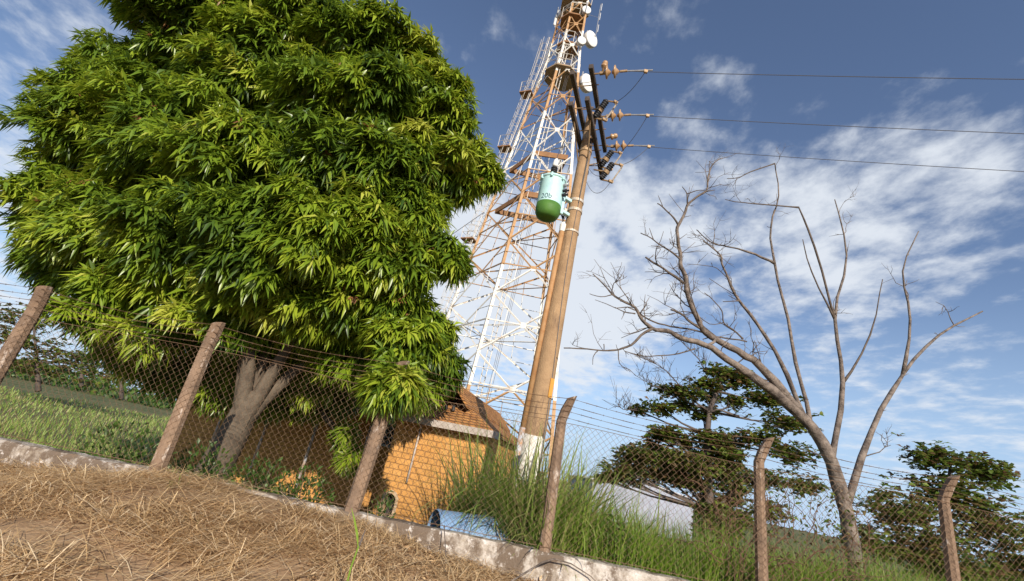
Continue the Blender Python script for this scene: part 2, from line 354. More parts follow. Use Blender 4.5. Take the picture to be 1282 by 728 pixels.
def blades(P, H, Ln, Wd, bend, az, nseg=4):
    """grass blades: arc over towards azimuth az. H is initial lean (rad from vertical), bend the added angle to the tip"""
    n = len(P); out = np.stack([np.cos(az), np.sin(az), np.zeros(n)], 1); side = np.stack([-np.sin(az), np.cos(az), np.zeros(n)], 1)
    V = np.zeros((n, nseg * 2 + 1, 3)); p = P.copy()
    for i in range(nseg + 1):
        t = i / nseg; w = Wd * (1 - t ** 1.6) * (.7 + .3 * min(1, t * 4)); 
        if i == nseg: V[:, 2 * i] = p
        else: V[:, 2 * i] = p - side * w[:, None] / 2; V[:, 2 * i + 1] = p + side * w[:, None] / 2
        th = H + bend * t ** 1.3
        p = p + (out * np.sin(th)[:, None] + np.array([0, 0, 1.0]) * np.cos(th)[:, None]) * (Ln / nseg)[:, None]
    q = []
    for i in range(nseg - 1): q += [(2 * i, 2 * i + 1, 2 * i + 3), (2 * i, 2 * i + 3, 2 * i + 2)]
    q.append((2 * nseg - 2, 2 * nseg - 1, 2 * nseg)); f = np.array(q)
    return V.reshape(-1, 3), (np.arange(n)[:, None, None] * (2 * nseg + 1) + f).reshape(-1, 3)
def merge(parts):
    Vs, Fs, k = [], [], 0
    for V, F in parts: Vs.append(V); Fs.append(F + k); k += len(V)
    return np.concatenate(Vs), np.concatenate(Fs)

# ------------------------------------------------------------------ ground
WALL_Y, WALL_T, WALL_TOP = 6.5, .22, .745
def ground_z(x, y):
    if y < WALL_Y + .1:
        z = .4 * max(0, min(1, (y - 1.5) / 4.6)) ** 1.1
        mound = .34 * math.exp(-((x + 3.0) / 1.75) ** 2) * max(0, min(1, (y - 2.2) / 3.4)) + .13 * math.exp(-((x + .9) / .9) ** 2 - ((y - 5.6) / 1.2) ** 2)
        z += mound + .10 * max(0, min(1, (x + 1) / 3)) * 0
        z += .035 * noise.noise(Vector((x * 2.1, y * 2.1, 0))) + .02 * noise.noise(Vector((x * 6, y * 6, 3)))
        return min(z, .72) if y > 5.5 else z
    t = max(0, min(1, (y - 7.2) / 3)); z = .32 * (1 - t) - .12 * t
    if y > 14: z -= min(.25, (y - 14) * .02)
    return z + .03 * noise.noise(Vector((x, y, 9)))
def ground_sheet(name, xs, ys, m):
    V = [(x, y, ground_z(x, y)) for y in ys for x in xs]; n = len(xs)
    F = [(j * n + i, j * n + i + 1, (j + 1) * n + i + 1, (j + 1) * n + i) for j in range(len(ys) - 1) for i in range(n - 1)]
    o = npmesh(name, V, F, m); o.data.shade_smooth(); return tag(o, kind='structure')
xs = [-900, -300, -100, -40, -20] + list(np.arange(-12, 12.01, .12)) + [20, 40, 100, 300, 900]
ys = [-300, -60, -15, -4] + list(np.arange(-1, 6.56, .12)) + list(np.arange(6.65, 16, .35)) + [20, 30, 60, 150, 400, 1200]
ground_sheet('ground', xs, ys, M['soil'])

# ------------------------------------------------------------------ low wall
def low_wall():
    x0, x1, n = -13.0, 13.0, 340; mb = MB(); rows = []
    prof = [(-.0, -.3), (-.0, .2), (-.01, .6), (-.005, .705), (.025, .745), (.19, .75), (.215, .72), (.22, -.3)]
    for i in range(n + 1):
        x = x0 + (x1 - x0) * i / n; row = []
        for (dy, z) in prof:
            k = noise.noise(Vector((x * 3, dy * 9, z * 5))) * .016 + noise.noise(Vector((x * 11, dy * 20, z * 14))) * .009
            row.append((x, WALL_Y - .11 + dy + k, z + (k * .9 if z > .5 else 0)))
        rows.append(row)
    m = len(prof); V = [p for r in rows for p in r]
    F = [(i * m + j, (i + 1) * m + j, (i + 1) * m + j + 1, i * m + j + 1) for i in range(n) for j in range(m - 1)]
    mb.add(V, F); o = mb.build('low_wall', M['wallc'], org=(0, WALL_Y, 0))
    return tag(o, 'low weathered concrete kerb wall with lichen stains under the chain-link fence', 'wall')
low_wall()

# ------------------------------------------------------------------ fence
def fence():
    t = thing('chain_link_fence', 'rusty chain-link fence on leaning concrete posts with barbed wire above the low wall', 'fence', (0, WALL_Y, WALL_TOP))
    xs_p = [-11.4, -8.9, -6.4, -3.9, -1.41, 1.06, 3.85, 6.4, 8.9, 11.4]
    tops = []
    for i, x in enumerate(xs_p):
        mb = MB(); w = .064 if x > 0 else .08; tw = 0.5 if x < 0 else .12
        dx = {4: .07, 5: -.03}.get(i, random.uniform(-.05, .05))
        secs = [(x, WALL_Y, -.1, w * 1.06), (x, WALL_Y, .74, w * 1.05), (x + dx * .5, WALL_Y, 1.5, w), (x + dx, WALL_Y, 2.34, w * .92), (x + dx + .035, WALL_Y - .05, 2.5, w * .95), (x + dx + .08, WALL_Y - .12, 2.67, w * .9)]
        V = []
        for k, (a, b, c, r) in enumerate(secs):
            for q in range(8):
                an = tw + math.pi / 8 + q * math.pi / 4; rr = r * (1.24 if 1 else 1)
                rr *= 1 + .05 * noise.noise(Vector((a * 7 + q, b * 5, c * 4)))
                ca, sa = math.cos(an), math.sin(an); sq = 1 / max(abs(math.cos(an - tw)), abs(math.sin(an - tw))) * .87
                V.append((a + ca * rr * sq, b + sa * rr * sq, c + (.03 * ca if k == 5 else 0)))
        F = [(k * 8 + q, k * 8 + (q + 1) % 8, k * 8 + 8 + (q + 1) % 8, k * 8 + 8 + q) for k in range(5) for q in range(8)] + [tuple(40 + q for q in range(8))]
        mb.add(V, F); mb.build('fence_post', M['post'], t)
        tops.append((secs[3], secs[5]))
    # woven mesh: zig-zag wires
    mb = MB(); p = .042; z0, z1 = .78, 2.29; nz = int((z1 - z0) / p); wy = WALL_Y - .085
    x = -11.5; k = 0; parts = []
    ztop = lambda xx: z1 + .03 * math.sin(xx * 1.3) 
    while x < 11.5:
        pts = []
        for i in range(nz + 1):
            z = z0 + (ztop(x) - z0) * i / nz; o = (p * .49) * (-1) ** (i + k)
            sag = .02 * noise.noise(Vector((x * .8, z * 1.2, 4)))
            pts.append((x + o + .01 * noise.noise(Vector((x * 1.5, z * 2, 1))), wy + sag + (.004 if i % 2 else -.004), z + .025 * noise.noise(Vector((x * .7, 3, z)))))
        mb.tube(pts, .0026, 3, False); x += p; k += 1
    mb.build('wire_mesh', M['wire_brown'], t)
    for zz in (ztop, lambda xx: z0 + .02):
        mb = MB(); mb.tube([(xx, wy, zz(xx)) for xx in np.arange(-11.5, 11.6, .25)], .0035, 4); mb.build('tension_wire', M['wire_brown'], t)
    for h in (.15, .4, .62, .9):
        mb = MB(); pts = []
        for i in range(len(tops) - 1):
            for s_ in range(10):
                f = s_ / 10; a = Vector(tops[i][0][:3]).lerp(Vector(tops[i][1][:3]), h); b = Vector(tops[i + 1][0][:3]).lerp(Vector(tops[i + 1][1][:3]), h)
                q = a.lerp(b, f); q.y -= .07; q.z -= .05 * math.sin(math.pi * f) * (1 + h * .5); pts.append(q)
        for dph in (0, math.pi):
            mb.tube([(q.x, q.y + .003 * math.cos(i * 2 + dph), q.z + .003 * math.sin(i * 2 + dph)) for i, q in enumerate(pts)], .0025, 3)
        for i in range(len(pts) - 1):
            for g in (.25, .75):
                q = pts[i].lerp(pts[i + 1], g); a = random.uniform(0, 3.1)
                for sg in (a, a + 1.6):
                    v = Vector((.2, math.cos(sg), math.sin(sg))) * .014; mb.tube([q - v, q + v], .0018, 3)
        mb.build('barbed_wire', M['wire_brown'], t)
fence()

# ------------------------------------------------------------------ house
def house():
    HX, HY, B = .17, 10.22, R(15)
    t = thing('brick_house', 'small orange brick house with tiled roof, half hidden behind the mango tree', 'house', (HX, HY, -.15), -B, local=True)
    # local frame: x along the front (right positive), y into depth, z from floor
    H = 2.34; DW, WL = 5.6, 9.5; C0 = -2.16; WY = 1.7
    def wallbox(x0, x1, y0, y1, z0, z1):
        return [((x0 + x1) / 2, (y0 + y1) / 2, (z0 + z1) / 2), (x1 - x0, y1 - y0, z1 - z0)]
    # front block wall with a hole near its left foot: built of pieces round the hole
    mb = MB(); hx0, hx1, hz0, hz1 = -1.98, -1.7, .36, .82
    for a in ((C0, hx0, 0, .2, 0, H), (hx1, 0, 0, .2, 0, H), (hx0, hx1, 0, .2, 0, hz0), (hx0, hx1, 0, .2, hz1, H)): mb.box(*wallbox(*a))
    mb.build('wall', M['brick'], t)
    mb = MB(); mb.box(*wallbox(-.2, 0, .203, DW, 0, H)); mb.build('wall', M['brick'], t)
    mb = MB(); mb.box(*wallbox(C0, C0 + .2, .203, WY - .003, 0, H)); mb.build('wall', M['brick'], t)
    # recessed wing with a window opening
    wx0, wx1, wz0, wz1 = -3.55, -2.7, 1.72, 2.2
    mb = MB()
    for a in ((-WL, wx0, WY, WY + .2, 0, H), (wx1, C0 + .2, WY, WY + .2, 0, H), (wx0, wx1, WY, WY + .2, 0, wz0), (wx0, wx1, WY, WY + .2, wz1, H)): mb.box(*wallbox(*a))
    mb.build('wall', M['brick'], t)
    mb = MB(); mb.box(*wallbox(-WL, -.2, DW - .2, DW, 0, H)); mb.box(*wallbox(-WL, -WL + .2, WY + .203, DW - .203, 0, H)); mb.build('wall', M['brick'], t)
    # window
    mb = MB()
    for a in ((wx0 - .04, wx1 + .04, wz0 - .05, wz0), (wx0 - .04, wx1 + .04, wz1, wz1 + .05), (wx0 - .04, wx0, wz0, wz1), (wx1, wx1 + .04, wz0, wz1)):
        mb.box(((a[0] + a[1]) / 2, WY - .012, (a[2] + a[3]) / 2), (a[1] - a[0], .06, a[3] - a[2]))
    wf = mb.build('window', M['grille'], t)
    mb = MB()
    for i in range(8): mb.tube([(wx0 + (wx1 - wx0) * (i + .5) / 8, WY + .03, wz0), (wx0 + (wx1 - wx0) * (i + .5) / 8, WY + .03, wz1)], .012, 5)
    for i in range(4): mb.tube([(wx0, WY + .045, wz0 + (wz1 - wz0) * (i + .5) / 4), (wx1, WY + .045, wz0 + (wz1 - wz0) * (i + .5) / 4)], .012, 5)
    mb.build('window_grille', M['grille'], wf)
    mb = MB(); mb.box(((wx0 + wx1) / 2, WY + .16, (wz0 + wz1) / 2), (wx1 - wx0, .02, wz1 - wz0)); mb.build('pane', M['dark'], wf)
    # hole with broken plaster round it
    mb = MB(); n = 16; V = []; cxh, czh = (hx0 + hx1) / 2, (hz0 + hz1) / 2
    for k in range(n):
        a = 2 * math.pi * k / n
        ri = (.125 + .012 * math.sin(k * 2.3), .215 + .015 * math.sin(k * 1.7)); ro = (.19 + .02 * math.sin(k * 3.1), .27 + .03 * math.sin(k * 2.1))
        sgn = lambda v: math.copysign(abs(v) ** .6, v)
        for (rx, rz, yy) in ((ri[0], ri[1], .12), (ri[0], ri[1], -.012), (ro[0], ro[1], -.02), (ro[0], ro[1], .01)):
            V.append((cxh + rx * sgn(math.cos(a)), yy, czh + rz * sgn(math.sin(a))))
    F = [(k * 4 + j, ((k + 1) % n) * 4 + j, ((k + 1) % n) * 4 + j + 1, k * 4 + j + 1) for k in range(n) for j in range(3)]
    mb.add(V, F); vo = mb.build('wall_opening', M['plaster'], t); tag(vo, 'arched hole low in the wall edged with broken pale plaster')
    mb = MB(); mb.box((cxh, .19, czh), (.3, .03, .5)); mb.build('dark_recess', M['dark'], vo)
    # downpipe
    mb = MB(); mb.tube([(-1.55, -.05, 2.3), (-1.55, -.05, 1.5), (-1.555, -.05, 1.08)], .021, 8); mb.build('downpipe', M['fascia'], t, smooth=True)
    # roof of the block: skirt with hips, then a small gable
    e = .3; ez = H + .07; ins = .85; rz = ez + .44
    er = .13; x0, x1, y0, y1 = C0 - e, er, -.24, DW + e
    mb = MB(); V = [(x0, y0, ez), (x1, y0, ez), (x1, y1, ez), (x0, y1, ez), (x0 + ins, y0 + ins, rz), (x1 - ins, y0 + ins, rz), (x1 - ins, y1 - ins, rz), (x0 + ins, y1 - ins, rz)]
    V2 = [(a, b, c - .05) for (a, b, c) in V]
    mb.add(V + V2, [(0, 1, 5, 4), (1, 2, 6, 5), (2, 3, 7, 6), (3, 0, 4, 7), (8, 12, 13, 9), (9, 13, 14, 10), (10, 14, 15, 11), (11, 15, 12, 8), (0, 8, 9, 1), (1, 9, 10, 2), (2, 10, 11, 3), (3, 11, 8, 0)])
    rf = mb.build('roof', M['rooftile'], t)
    gx0, gx1 = x0 + ins - .02, x1 - ins + .02; gm = (gx0 + gx1) / 2; gy = y0 + ins + .55; gp = rz + .46; ov = .95
    mb = MB(); mb.add([(gx0 + .15, gy, rz - .3), (gx1 - .15, gy, rz - .3), (gm, gy, gp - .02), (gx0 + .15, gy + .15, rz - .3), (gx1 - .15, gy + .15, rz - .3), (gm, gy + .15, gp - .02)], [(0, 1, 2), (3, 5, 4), (0, 2, 5, 3), (1, 4, 5, 2)])
    mb.build('gable_wall', M['rooftile'], rf)
    ya, yb = gy - ov, y1 - ins + .3; th = .07
    mb = MB()
    for (ex, sg) in ((gx0, -1), (gx1, 1)):
        zb = rz - .035
        mb.add([(ex, ya, zb), (gm, ya, gp), (gm, yb, gp), (ex, yb, zb), (ex, ya, zb + th), (gm, ya, gp + th), (gm, yb, gp + th), (ex, yb, zb + th)],
               [(0, 1, 2, 3), (4, 7, 6, 5), (0, 4, 5, 1), (3, 2, 6, 7), (0, 3, 7, 4)])
    mb.build('upper_roof', M['rooftile'], rf)
    # fascia and soffit
    mb = MB(); fz = ez - .07
    mb.box(((x0 + x1) / 2, y0 - .02, fz), (x1 - x0 + .08, .035, .14)); mb.box((x1 + .02, (y0 + y1) / 2 - 0.4, fz), (.035, .75, .14)) if 0 else None
    mb.box((x1 + .022, y0 + .2, fz), (.035, .37, .14)); mb.build('fascia', M['fascia'], t)
    mb = MB(); mb.box(((x0 + .0) / 2 + x1 / 2, (y0) / 2 - .0, fz - .0), (x1 - x0 - .02, -y0 - .01, .03)); mb.box((x1 / 2 + .003, (0 + y1) / 2 + .02, fz), (x1 - .01, y1 - .02, .03)); mb.build('soffit', M['soffit'], t)
    # wing roof and its porch posts
    py = WY - 1.0; wz = ez - .02
    mb = MB(); xa, xb = -WL - .3, C0 - e - .01; rdg = (py + DW + .3) / 2
    V = [(xa, py, wz), (xb, py, wz), (xb, rdg, wz + 1.0), (xa, rdg, wz + 1.0), (xa, DW + .3, wz), (xb, DW + .3, wz)]
    V += [(a, b, c - .06) for (a, b, c) in V]
    mb.add(V, [(0, 1, 2, 3), (3, 2, 5, 4), (6, 9, 8, 7), (9, 10, 11, 8), (0, 6, 7, 1), (4, 5, 11, 10), (0, 3, 9, 6), (3, 4, 10, 9), (1, 7, 8, 2), (2, 8, 11, 5)])
    mb.build('roof', M['rooftile'], t)
    for i, px in enumerate((-3.25, -4.7, -6.1, -7.5)):
        mb = MB(); mb.tube([(px, py + .25, 0), (px + .02, py + .25, wz - .06 + .09)], .035, 8); mb.build('porch_post', M['pipe_grey'], t, smooth=True)
    for (vx, vh) in ((-1.02, .12), (-1.2, .1)):
        mb = MB(); mb.tube([(vx, .25, ez + .3), (vx, .25, ez + .3 + vh)], .04, 8); mb.build('roof_vent', M['black'], rf)
house()

# ------------------------------------------------------------------ pale shed far behind
def shed():
    c = (10.3, 30, -.4); t = thing('pale_building', 'low pale grey building seen beyond the grass under the broad-leaved tree', 'building', c)
    mb = MB(); x0, x1, y0, y1 = 7.2, 13.5, 30, 38; ze, zr = 2.0, 2.4; xm = 10.3
    mb.add([(x0, y0, -.5), (x1, y0, -.5), (x1, y0, ze), (xm, y0, zr), (x0, y0, ze), (x0, y1, -.5), (x1, y1, -.5), (x1, y1, ze), (xm, y1, zr), (x0, y1, ze)],
           [(0, 1, 2, 3, 4), (9, 8, 7, 6, 5), (1, 6, 7, 2), (5, 0, 4, 9)]); mb.build('wall', M['shed'], t)
    mb = MB()
    for (xe, s) in ((x0, -1), (x1, 1)):
        a, b = (xe + s * .2, ze - .02), (xm, zr + .04)
        mb.add([(a[0], y0 - .2, a[1]), (b[0], y0 - .2, b[1]), (b[0], y1 + .2, b[1]), (a[0], y1 + .2, a[1]), (a[0], y0 - .2, a[1] + .06), (b[0], y0 - .2, b[1] + .06), (b[0], y1 + .2, b[1] + .06), (a[0], y1 + .2, a[1] + .06)],
               [(0, 1, 2, 3), (4, 7, 6, 5), (0, 4, 5, 1), (3, 2, 6, 7), (0, 3, 7, 4)])
    mb.build('roof', M['shed_roof'], t)
shed()

# ------------------------------------------------------------------ lattice tower
LEGS = {'L': ((-4.974, 28.836), (.1285, -.0665)), 'M': ((-1.432, 22.945), (.0454, .0716)), 'N': ((2.792, 29.008), (-.0536, -.0705)), 'R': ((3.611, 22.456), (-.0728, .0831))}
def legp(k, z):
    (x, y), (a, b) = LEGS[k]; zz = min(z, 31) + max(0, z - 31) * .25
    return Vector((x + a * zz, y + b * zz, z))
def tower():
    ctr = (.5, 26, -.2); t = thing('lattice_tower', 'tall orange and white banded steel lattice tower behind the house', 'tower', ctr)
    axis = lambda z: (legp('L', z) + legp('M', z) + legp('N', z) + legp('R', z)) / 4
    mt = M['tower']; ZT = 42.5
    for k in LEGS:
        mb = MB(); mb.angle(legp(k, -.2), legp(k, 31), .165, .028, axis(15)); mb.angle(legp(k, 31), legp(k, ZT), .15, .025, axis(37)); mb.build('leg', mt, t)
    nodes = [-.1, 3.4, 6.9, 10.32, 13.81, 17.27, 20.72, 24.33, 27.09, 29.85, 32.2, 34.5, 36.8, 39.2]
    faces = [('M', 'R'), ('R', 'N'), ('N', 'L'), ('L', 'M')]
    for i in range(len(nodes) - 1):
        za, zb = nodes[i], nodes[i + 1]; w = .078 if zb < 21 else .06; zm = None
        mids = []
        for (a, b) in faces:
            A0, A1, B0, B1 = legp(a, za), legp(a, zb), legp(b, za), legp(b, zb)
            wa, wb = (B0 - A0).length, (B1 - A1).length; f = wa / (wa + wb); X = A0.lerp(B1, f); zm = X.z
            nm = 'base_brace' if i == 0 else 'diagonal_brace'; inn = axis(zm)
            mb = MB(); mb.angle(A0, B1, w, .014, inn); mb.build(nm, mt, t)
            mb = MB(); off = (inn - X).normalized() * .03; off.z = 0
            mb.angle(B0 + off, A1 + off, w, .014, inn); mb.build(nm, mt, t)
            HA, HB = legp(a, zm), legp(b, zm)
            mb = MB(); mb.angle(HA, HB, w * .8, .012, inn + Vector((0, 0, 3))); mb.box(X + off * .5, (.3, .02, .3), math.atan2((B0 - A0).y, (B0 - A0).x)); mb.build('horizontal_brace', mt, t)
            mids.append((HA + HB) / 2)
            if i < 7:
                for (P, Q, G) in ((A0, X, HA), (A1, X, HA), (B0, X, HB), (B1, X, HB)):
                    h = P.lerp(Q, .5); g = P.lerp(G, .5)
                    mb = MB(); mb.tube([h, g], .021, 5); mb.tube([h, G.lerp(X, .5)], .021, 5); mb.build('secondary_brace', mt, t)
        for j in range(4):
            mb = MB(); mb.angle(mids[j], mids[(j + 1) % 4], .07, .01, axis(zm + 3)); mb.build('plan_brace', mt, t)
    # deep ring beams inside
    for z in (17.4, 20.7):
        mb = MB(); ks = ['L', 'M', 'R', 'N']
        for j in range(4):
            a = legp(ks[j], z).lerp(axis(z), .2); b = legp(ks[(j + 1) % 4], z).lerp(axis(z), .2)
            d = b - a; mb.box((a + b) / 2, (d.length + .1, .1, .36), math.atan2(d.y, d.x))
        mb.build('ring_beam', M['rust_plate'], t)
    # work platforms
    def plat(z, r, name='platform', m='tower_plate', sides=8, off=(0, 0)):
        mb = MB(); c = axis(z) + Vector((off[0], off[1], 0)); V = []
        for zz in (z, z + .12):
            for q in range(sides):
                a = 2 * math.pi * (q + .5) / sides; V.append((c.x + r * math.cos(a), c.y + r * math.sin(a), zz))
        mb.add(V, [tuple(reversed(range(sides))), tuple(range(sides, 2 * sides))] + [(q, (q + 1) % sides, sides + (q + 1) % sides, sides + q) for q in range(sides)])
        p = mb.build(name, M[m], t); mr = MB()
        for q in range(sides):
            a = 2 * math.pi * (q + .5) / sides; a2 = 2 * math.pi * (q + 1.5) / sides
            A = Vector((c.x + r * math.cos(a), c.y + r * math.sin(a), z + .1)); Bq = Vector((c.x + r * math.cos(a2), c.y + r * math.sin(a2), z + .1))
            mr.tube([A, A + Vector((0, 0, 1.05))], .022, 5)
            for h in (.55, 1.05): mr.tube([A + Vector((0, 0, h)), Bq + Vector((0, 0, h))], .02, 5)
        mr.build('guard_rail', M['tower_white'], p)
    plat(28.6, 1.3); plat(36.0, 1.25); plat(34.2, 1.0, m='rust_plate'); plat(31.4, .85, m='rust_plate')
    # caged climbing ladder outside the far left leg
    out = Vector((-.9, .43, 0)).normalized(); sd_ = Vector((out.y, -out.x, 0))
    def lad(path, wid, name, z0, z1, cage=None):
        mb = MB(); n = int((z1 - z0) / .35)
        for s in (-1, 1): mb.tube([path(z) + sd_ * wid / 2 * s for z in np.linspace(z0, z1, 14)], .028, 5)
        for i in range(n):
            z = z0 + (z1 - z0) * (i + .5) / n; mb.tube([path(z) - sd_ * wid / 2, path(z) + sd_ * wid / 2], .018, 4)
        l = mb.build(name, M['tower_white'], t)
        if cage:
            mc = MB(); ring = [(math.cos(a) * .36 * cage, math.sin(a) * .36) for a in np.linspace(-1.9, 1.9, 9)]
            zz = z0 + 1
            while zz < z1:
                mc.tube([path(zz) + out * (.36 + x) + sd_ * y for (x, y) in [(math.cos(a) * .36, math.sin(a) * .36) for a in np.linspace(-2.6, 2.6, 11)]], .018, 4); zz += .8
            for a in np.linspace(-2.4, 2.4, 6):
                mc.tube([path(z) + out * (.36 + math.cos(a) * .36) + sd_ * math.sin(a) * .36 for z in np.linspace(z0 + 1, z1, 10)], .014, 4)
            mc.build('ladder_cage', M['tower_white'], l)
        return l
    lad(lambda z: legp('L', z) + out * .14, .42, 'ladder', .3, 33.2, 1)
    for z in (15.2, 22.7, 27.7):
        mb = MB(); c = legp('L', z) + out * .55; mb.box(c, (.95, .75, .08), math.atan2(out.y, out.x))
        p = mb.build('rest_platform', M['rust_plate'], t); mr = MB(); an = math.atan2(out.y, out.x)
        cs = [c + out * x + sd_ * y for (x, y) in ((-.45, -.36), (.45, -.36), (.45, .36), (-.45, .36))]
        for q in range(4):
            mr.tube([cs[q], cs[q] + Vector((0, 0, 1.0))], .02, 4)
            for h in (.5, 1.0): mr.tube([cs[q] + Vector((0, 0, h)), cs[(q + 1) % 4] + Vector((0, 0, h))], .018, 4)
        mr.build('guard_rail', M['tower_white'], p)
    inn = lambda z: legp('M', z).lerp(axis(z), .3) + Vector((.25, 0, 0))
    lad(inn, .5, 'inner_ladder', .3, 31)
    mb = MB()
    for k in range(3): mb.tube([inn(z) + Vector((.4 + k * .09, .1, 0)) for z in np.linspace(.2, 33, 12)], .011, 5)
    mb.build('feeder_cables', M['wire'], t)
    return axis
AX = tower()

def dish(loc, aim, r, label, depth=.45, base=(0, 0, 0)):
    t = thing('microwave_dish', label, 'antenna', loc); d = Vector(aim).normalized(); p = Vector(loc)
    mb = MB(); mb.lathe(p - d * depth, d, [(0, r * .25), (.02, r * .55), (.16 * depth / .45, r * .97), (depth, r), (depth + .01, r * .97)], 24); mb.build('shroud', M['dish_back'], t, smooth=True)
    mb = MB(); mb.lathe(p + d * .012, d, [(0, r * .985), (.02, r * .9), (.05, r * .5), (.06, .001)], 24); mb.build('radome', M['dish'], t, smooth=True)
    b = Vector(base); mb = MB(); mb.tube([p - d * depth, p - d * (depth + .2), b], .05, 6); mb.tube([b + Vector((0, 0, -.5)), b + Vector((0, 0, .6))], .06, 6); mb.build('mount', M['galv'], t)
r_ = lambda z: legp('R', z)
def near(p, k, s=.25):
    a = legp(k, p[2]); return tuple(a + (Vector(p) - a).normalized() * s)
P = at(741, 49, 25.2); dish(tuple(P), (.6, -.78, -.12), .62, 'large white round dish facing right, highest of the two big dishes on the tower', .5, near(P, 'R'))
P = at(736, 104, 25.2); dish(tuple(P), (.6, -.78, -.12), .66, 'large white round dish on the tower, partly hidden behind the near crossarm', .5, near(P, 'R'))
P = at(728.5, 51, 24.6); dish(tuple(P), (.15, -1, -.15), .34, 'small cream drum antenna on the tower leg just left of the upper big dish', .35, near(P, 'R'))
P = at(734.5, 12.5, 25.0); dish(tuple(P), (.15, -1, -.15), .36, 'small white drum antenna on the right of the tower near the top of the photo', .35, near(P, 'R'))
P = at(698.5, 18, 26.6); dish(tuple(P), (-.8, -.5, -.1), .36, 'small white dish on the left of the tower near the top of the photo', .35, near(P, 'L'))
def rod_antenna():
    a, b = Vector(at(745.5, 46, 25.2)), Vector(at(752, 7, 25.2)); t = thing('mast_antenna', 'slender pale antenna rod with folded loops held out to the right of the tower', 'antenna', tuple(a))
    mb = MB(); mb.tube([a, b], .03, 6); mb.build('mast', M['galv'], t)
    mb = MB(); q = Vector(near(a, 'R', .1)); mb.tube([q, a + Vector((0, 0, .05))], .03, 5); q2 = a.lerp(b, .6); mb.tube([Vector(near(q2, 'R', .1)), q2], .012, 4); mb.build('bracket', M['galv'], t)
    for f in (.12, .5, .8):
        c = a.lerp(b, f); mb = MB(); w = Vector((.09, -.09, 0))
        mb.tube([c, c + w, c + w + Vector((0, 0, .75)), c + Vector((0, 0, .8)), c - w * .0 + Vector((0, 0, .75))], .02, 5); mb.build('dipole_loop', M['dish'], t)
rod_antenna()
def panel_antenna(px, py, label):
    p = Vector(at(px, py, 26.6)); t = thing('panel_antenna', label, 'antenna', tuple(p))
    mb = MB(); mb.box(p, (.16, .1, .9), .6, .03); mb.build('panel', M['dish'], t)
    q = Vector(near(p, 'L', .12)); mb = MB(); mb.tube([q, p + Vector((.05, 0, 0))], .03, 5); mb.tube([p + Vector((.08, .06, -.6)), p + Vector((.08, .06, .6))], .025, 5); mb.build('mount', M['galv'], t)
panel_antenna(695, 27, 'narrow white panel antenna on the left of the tower, below the small left dish')

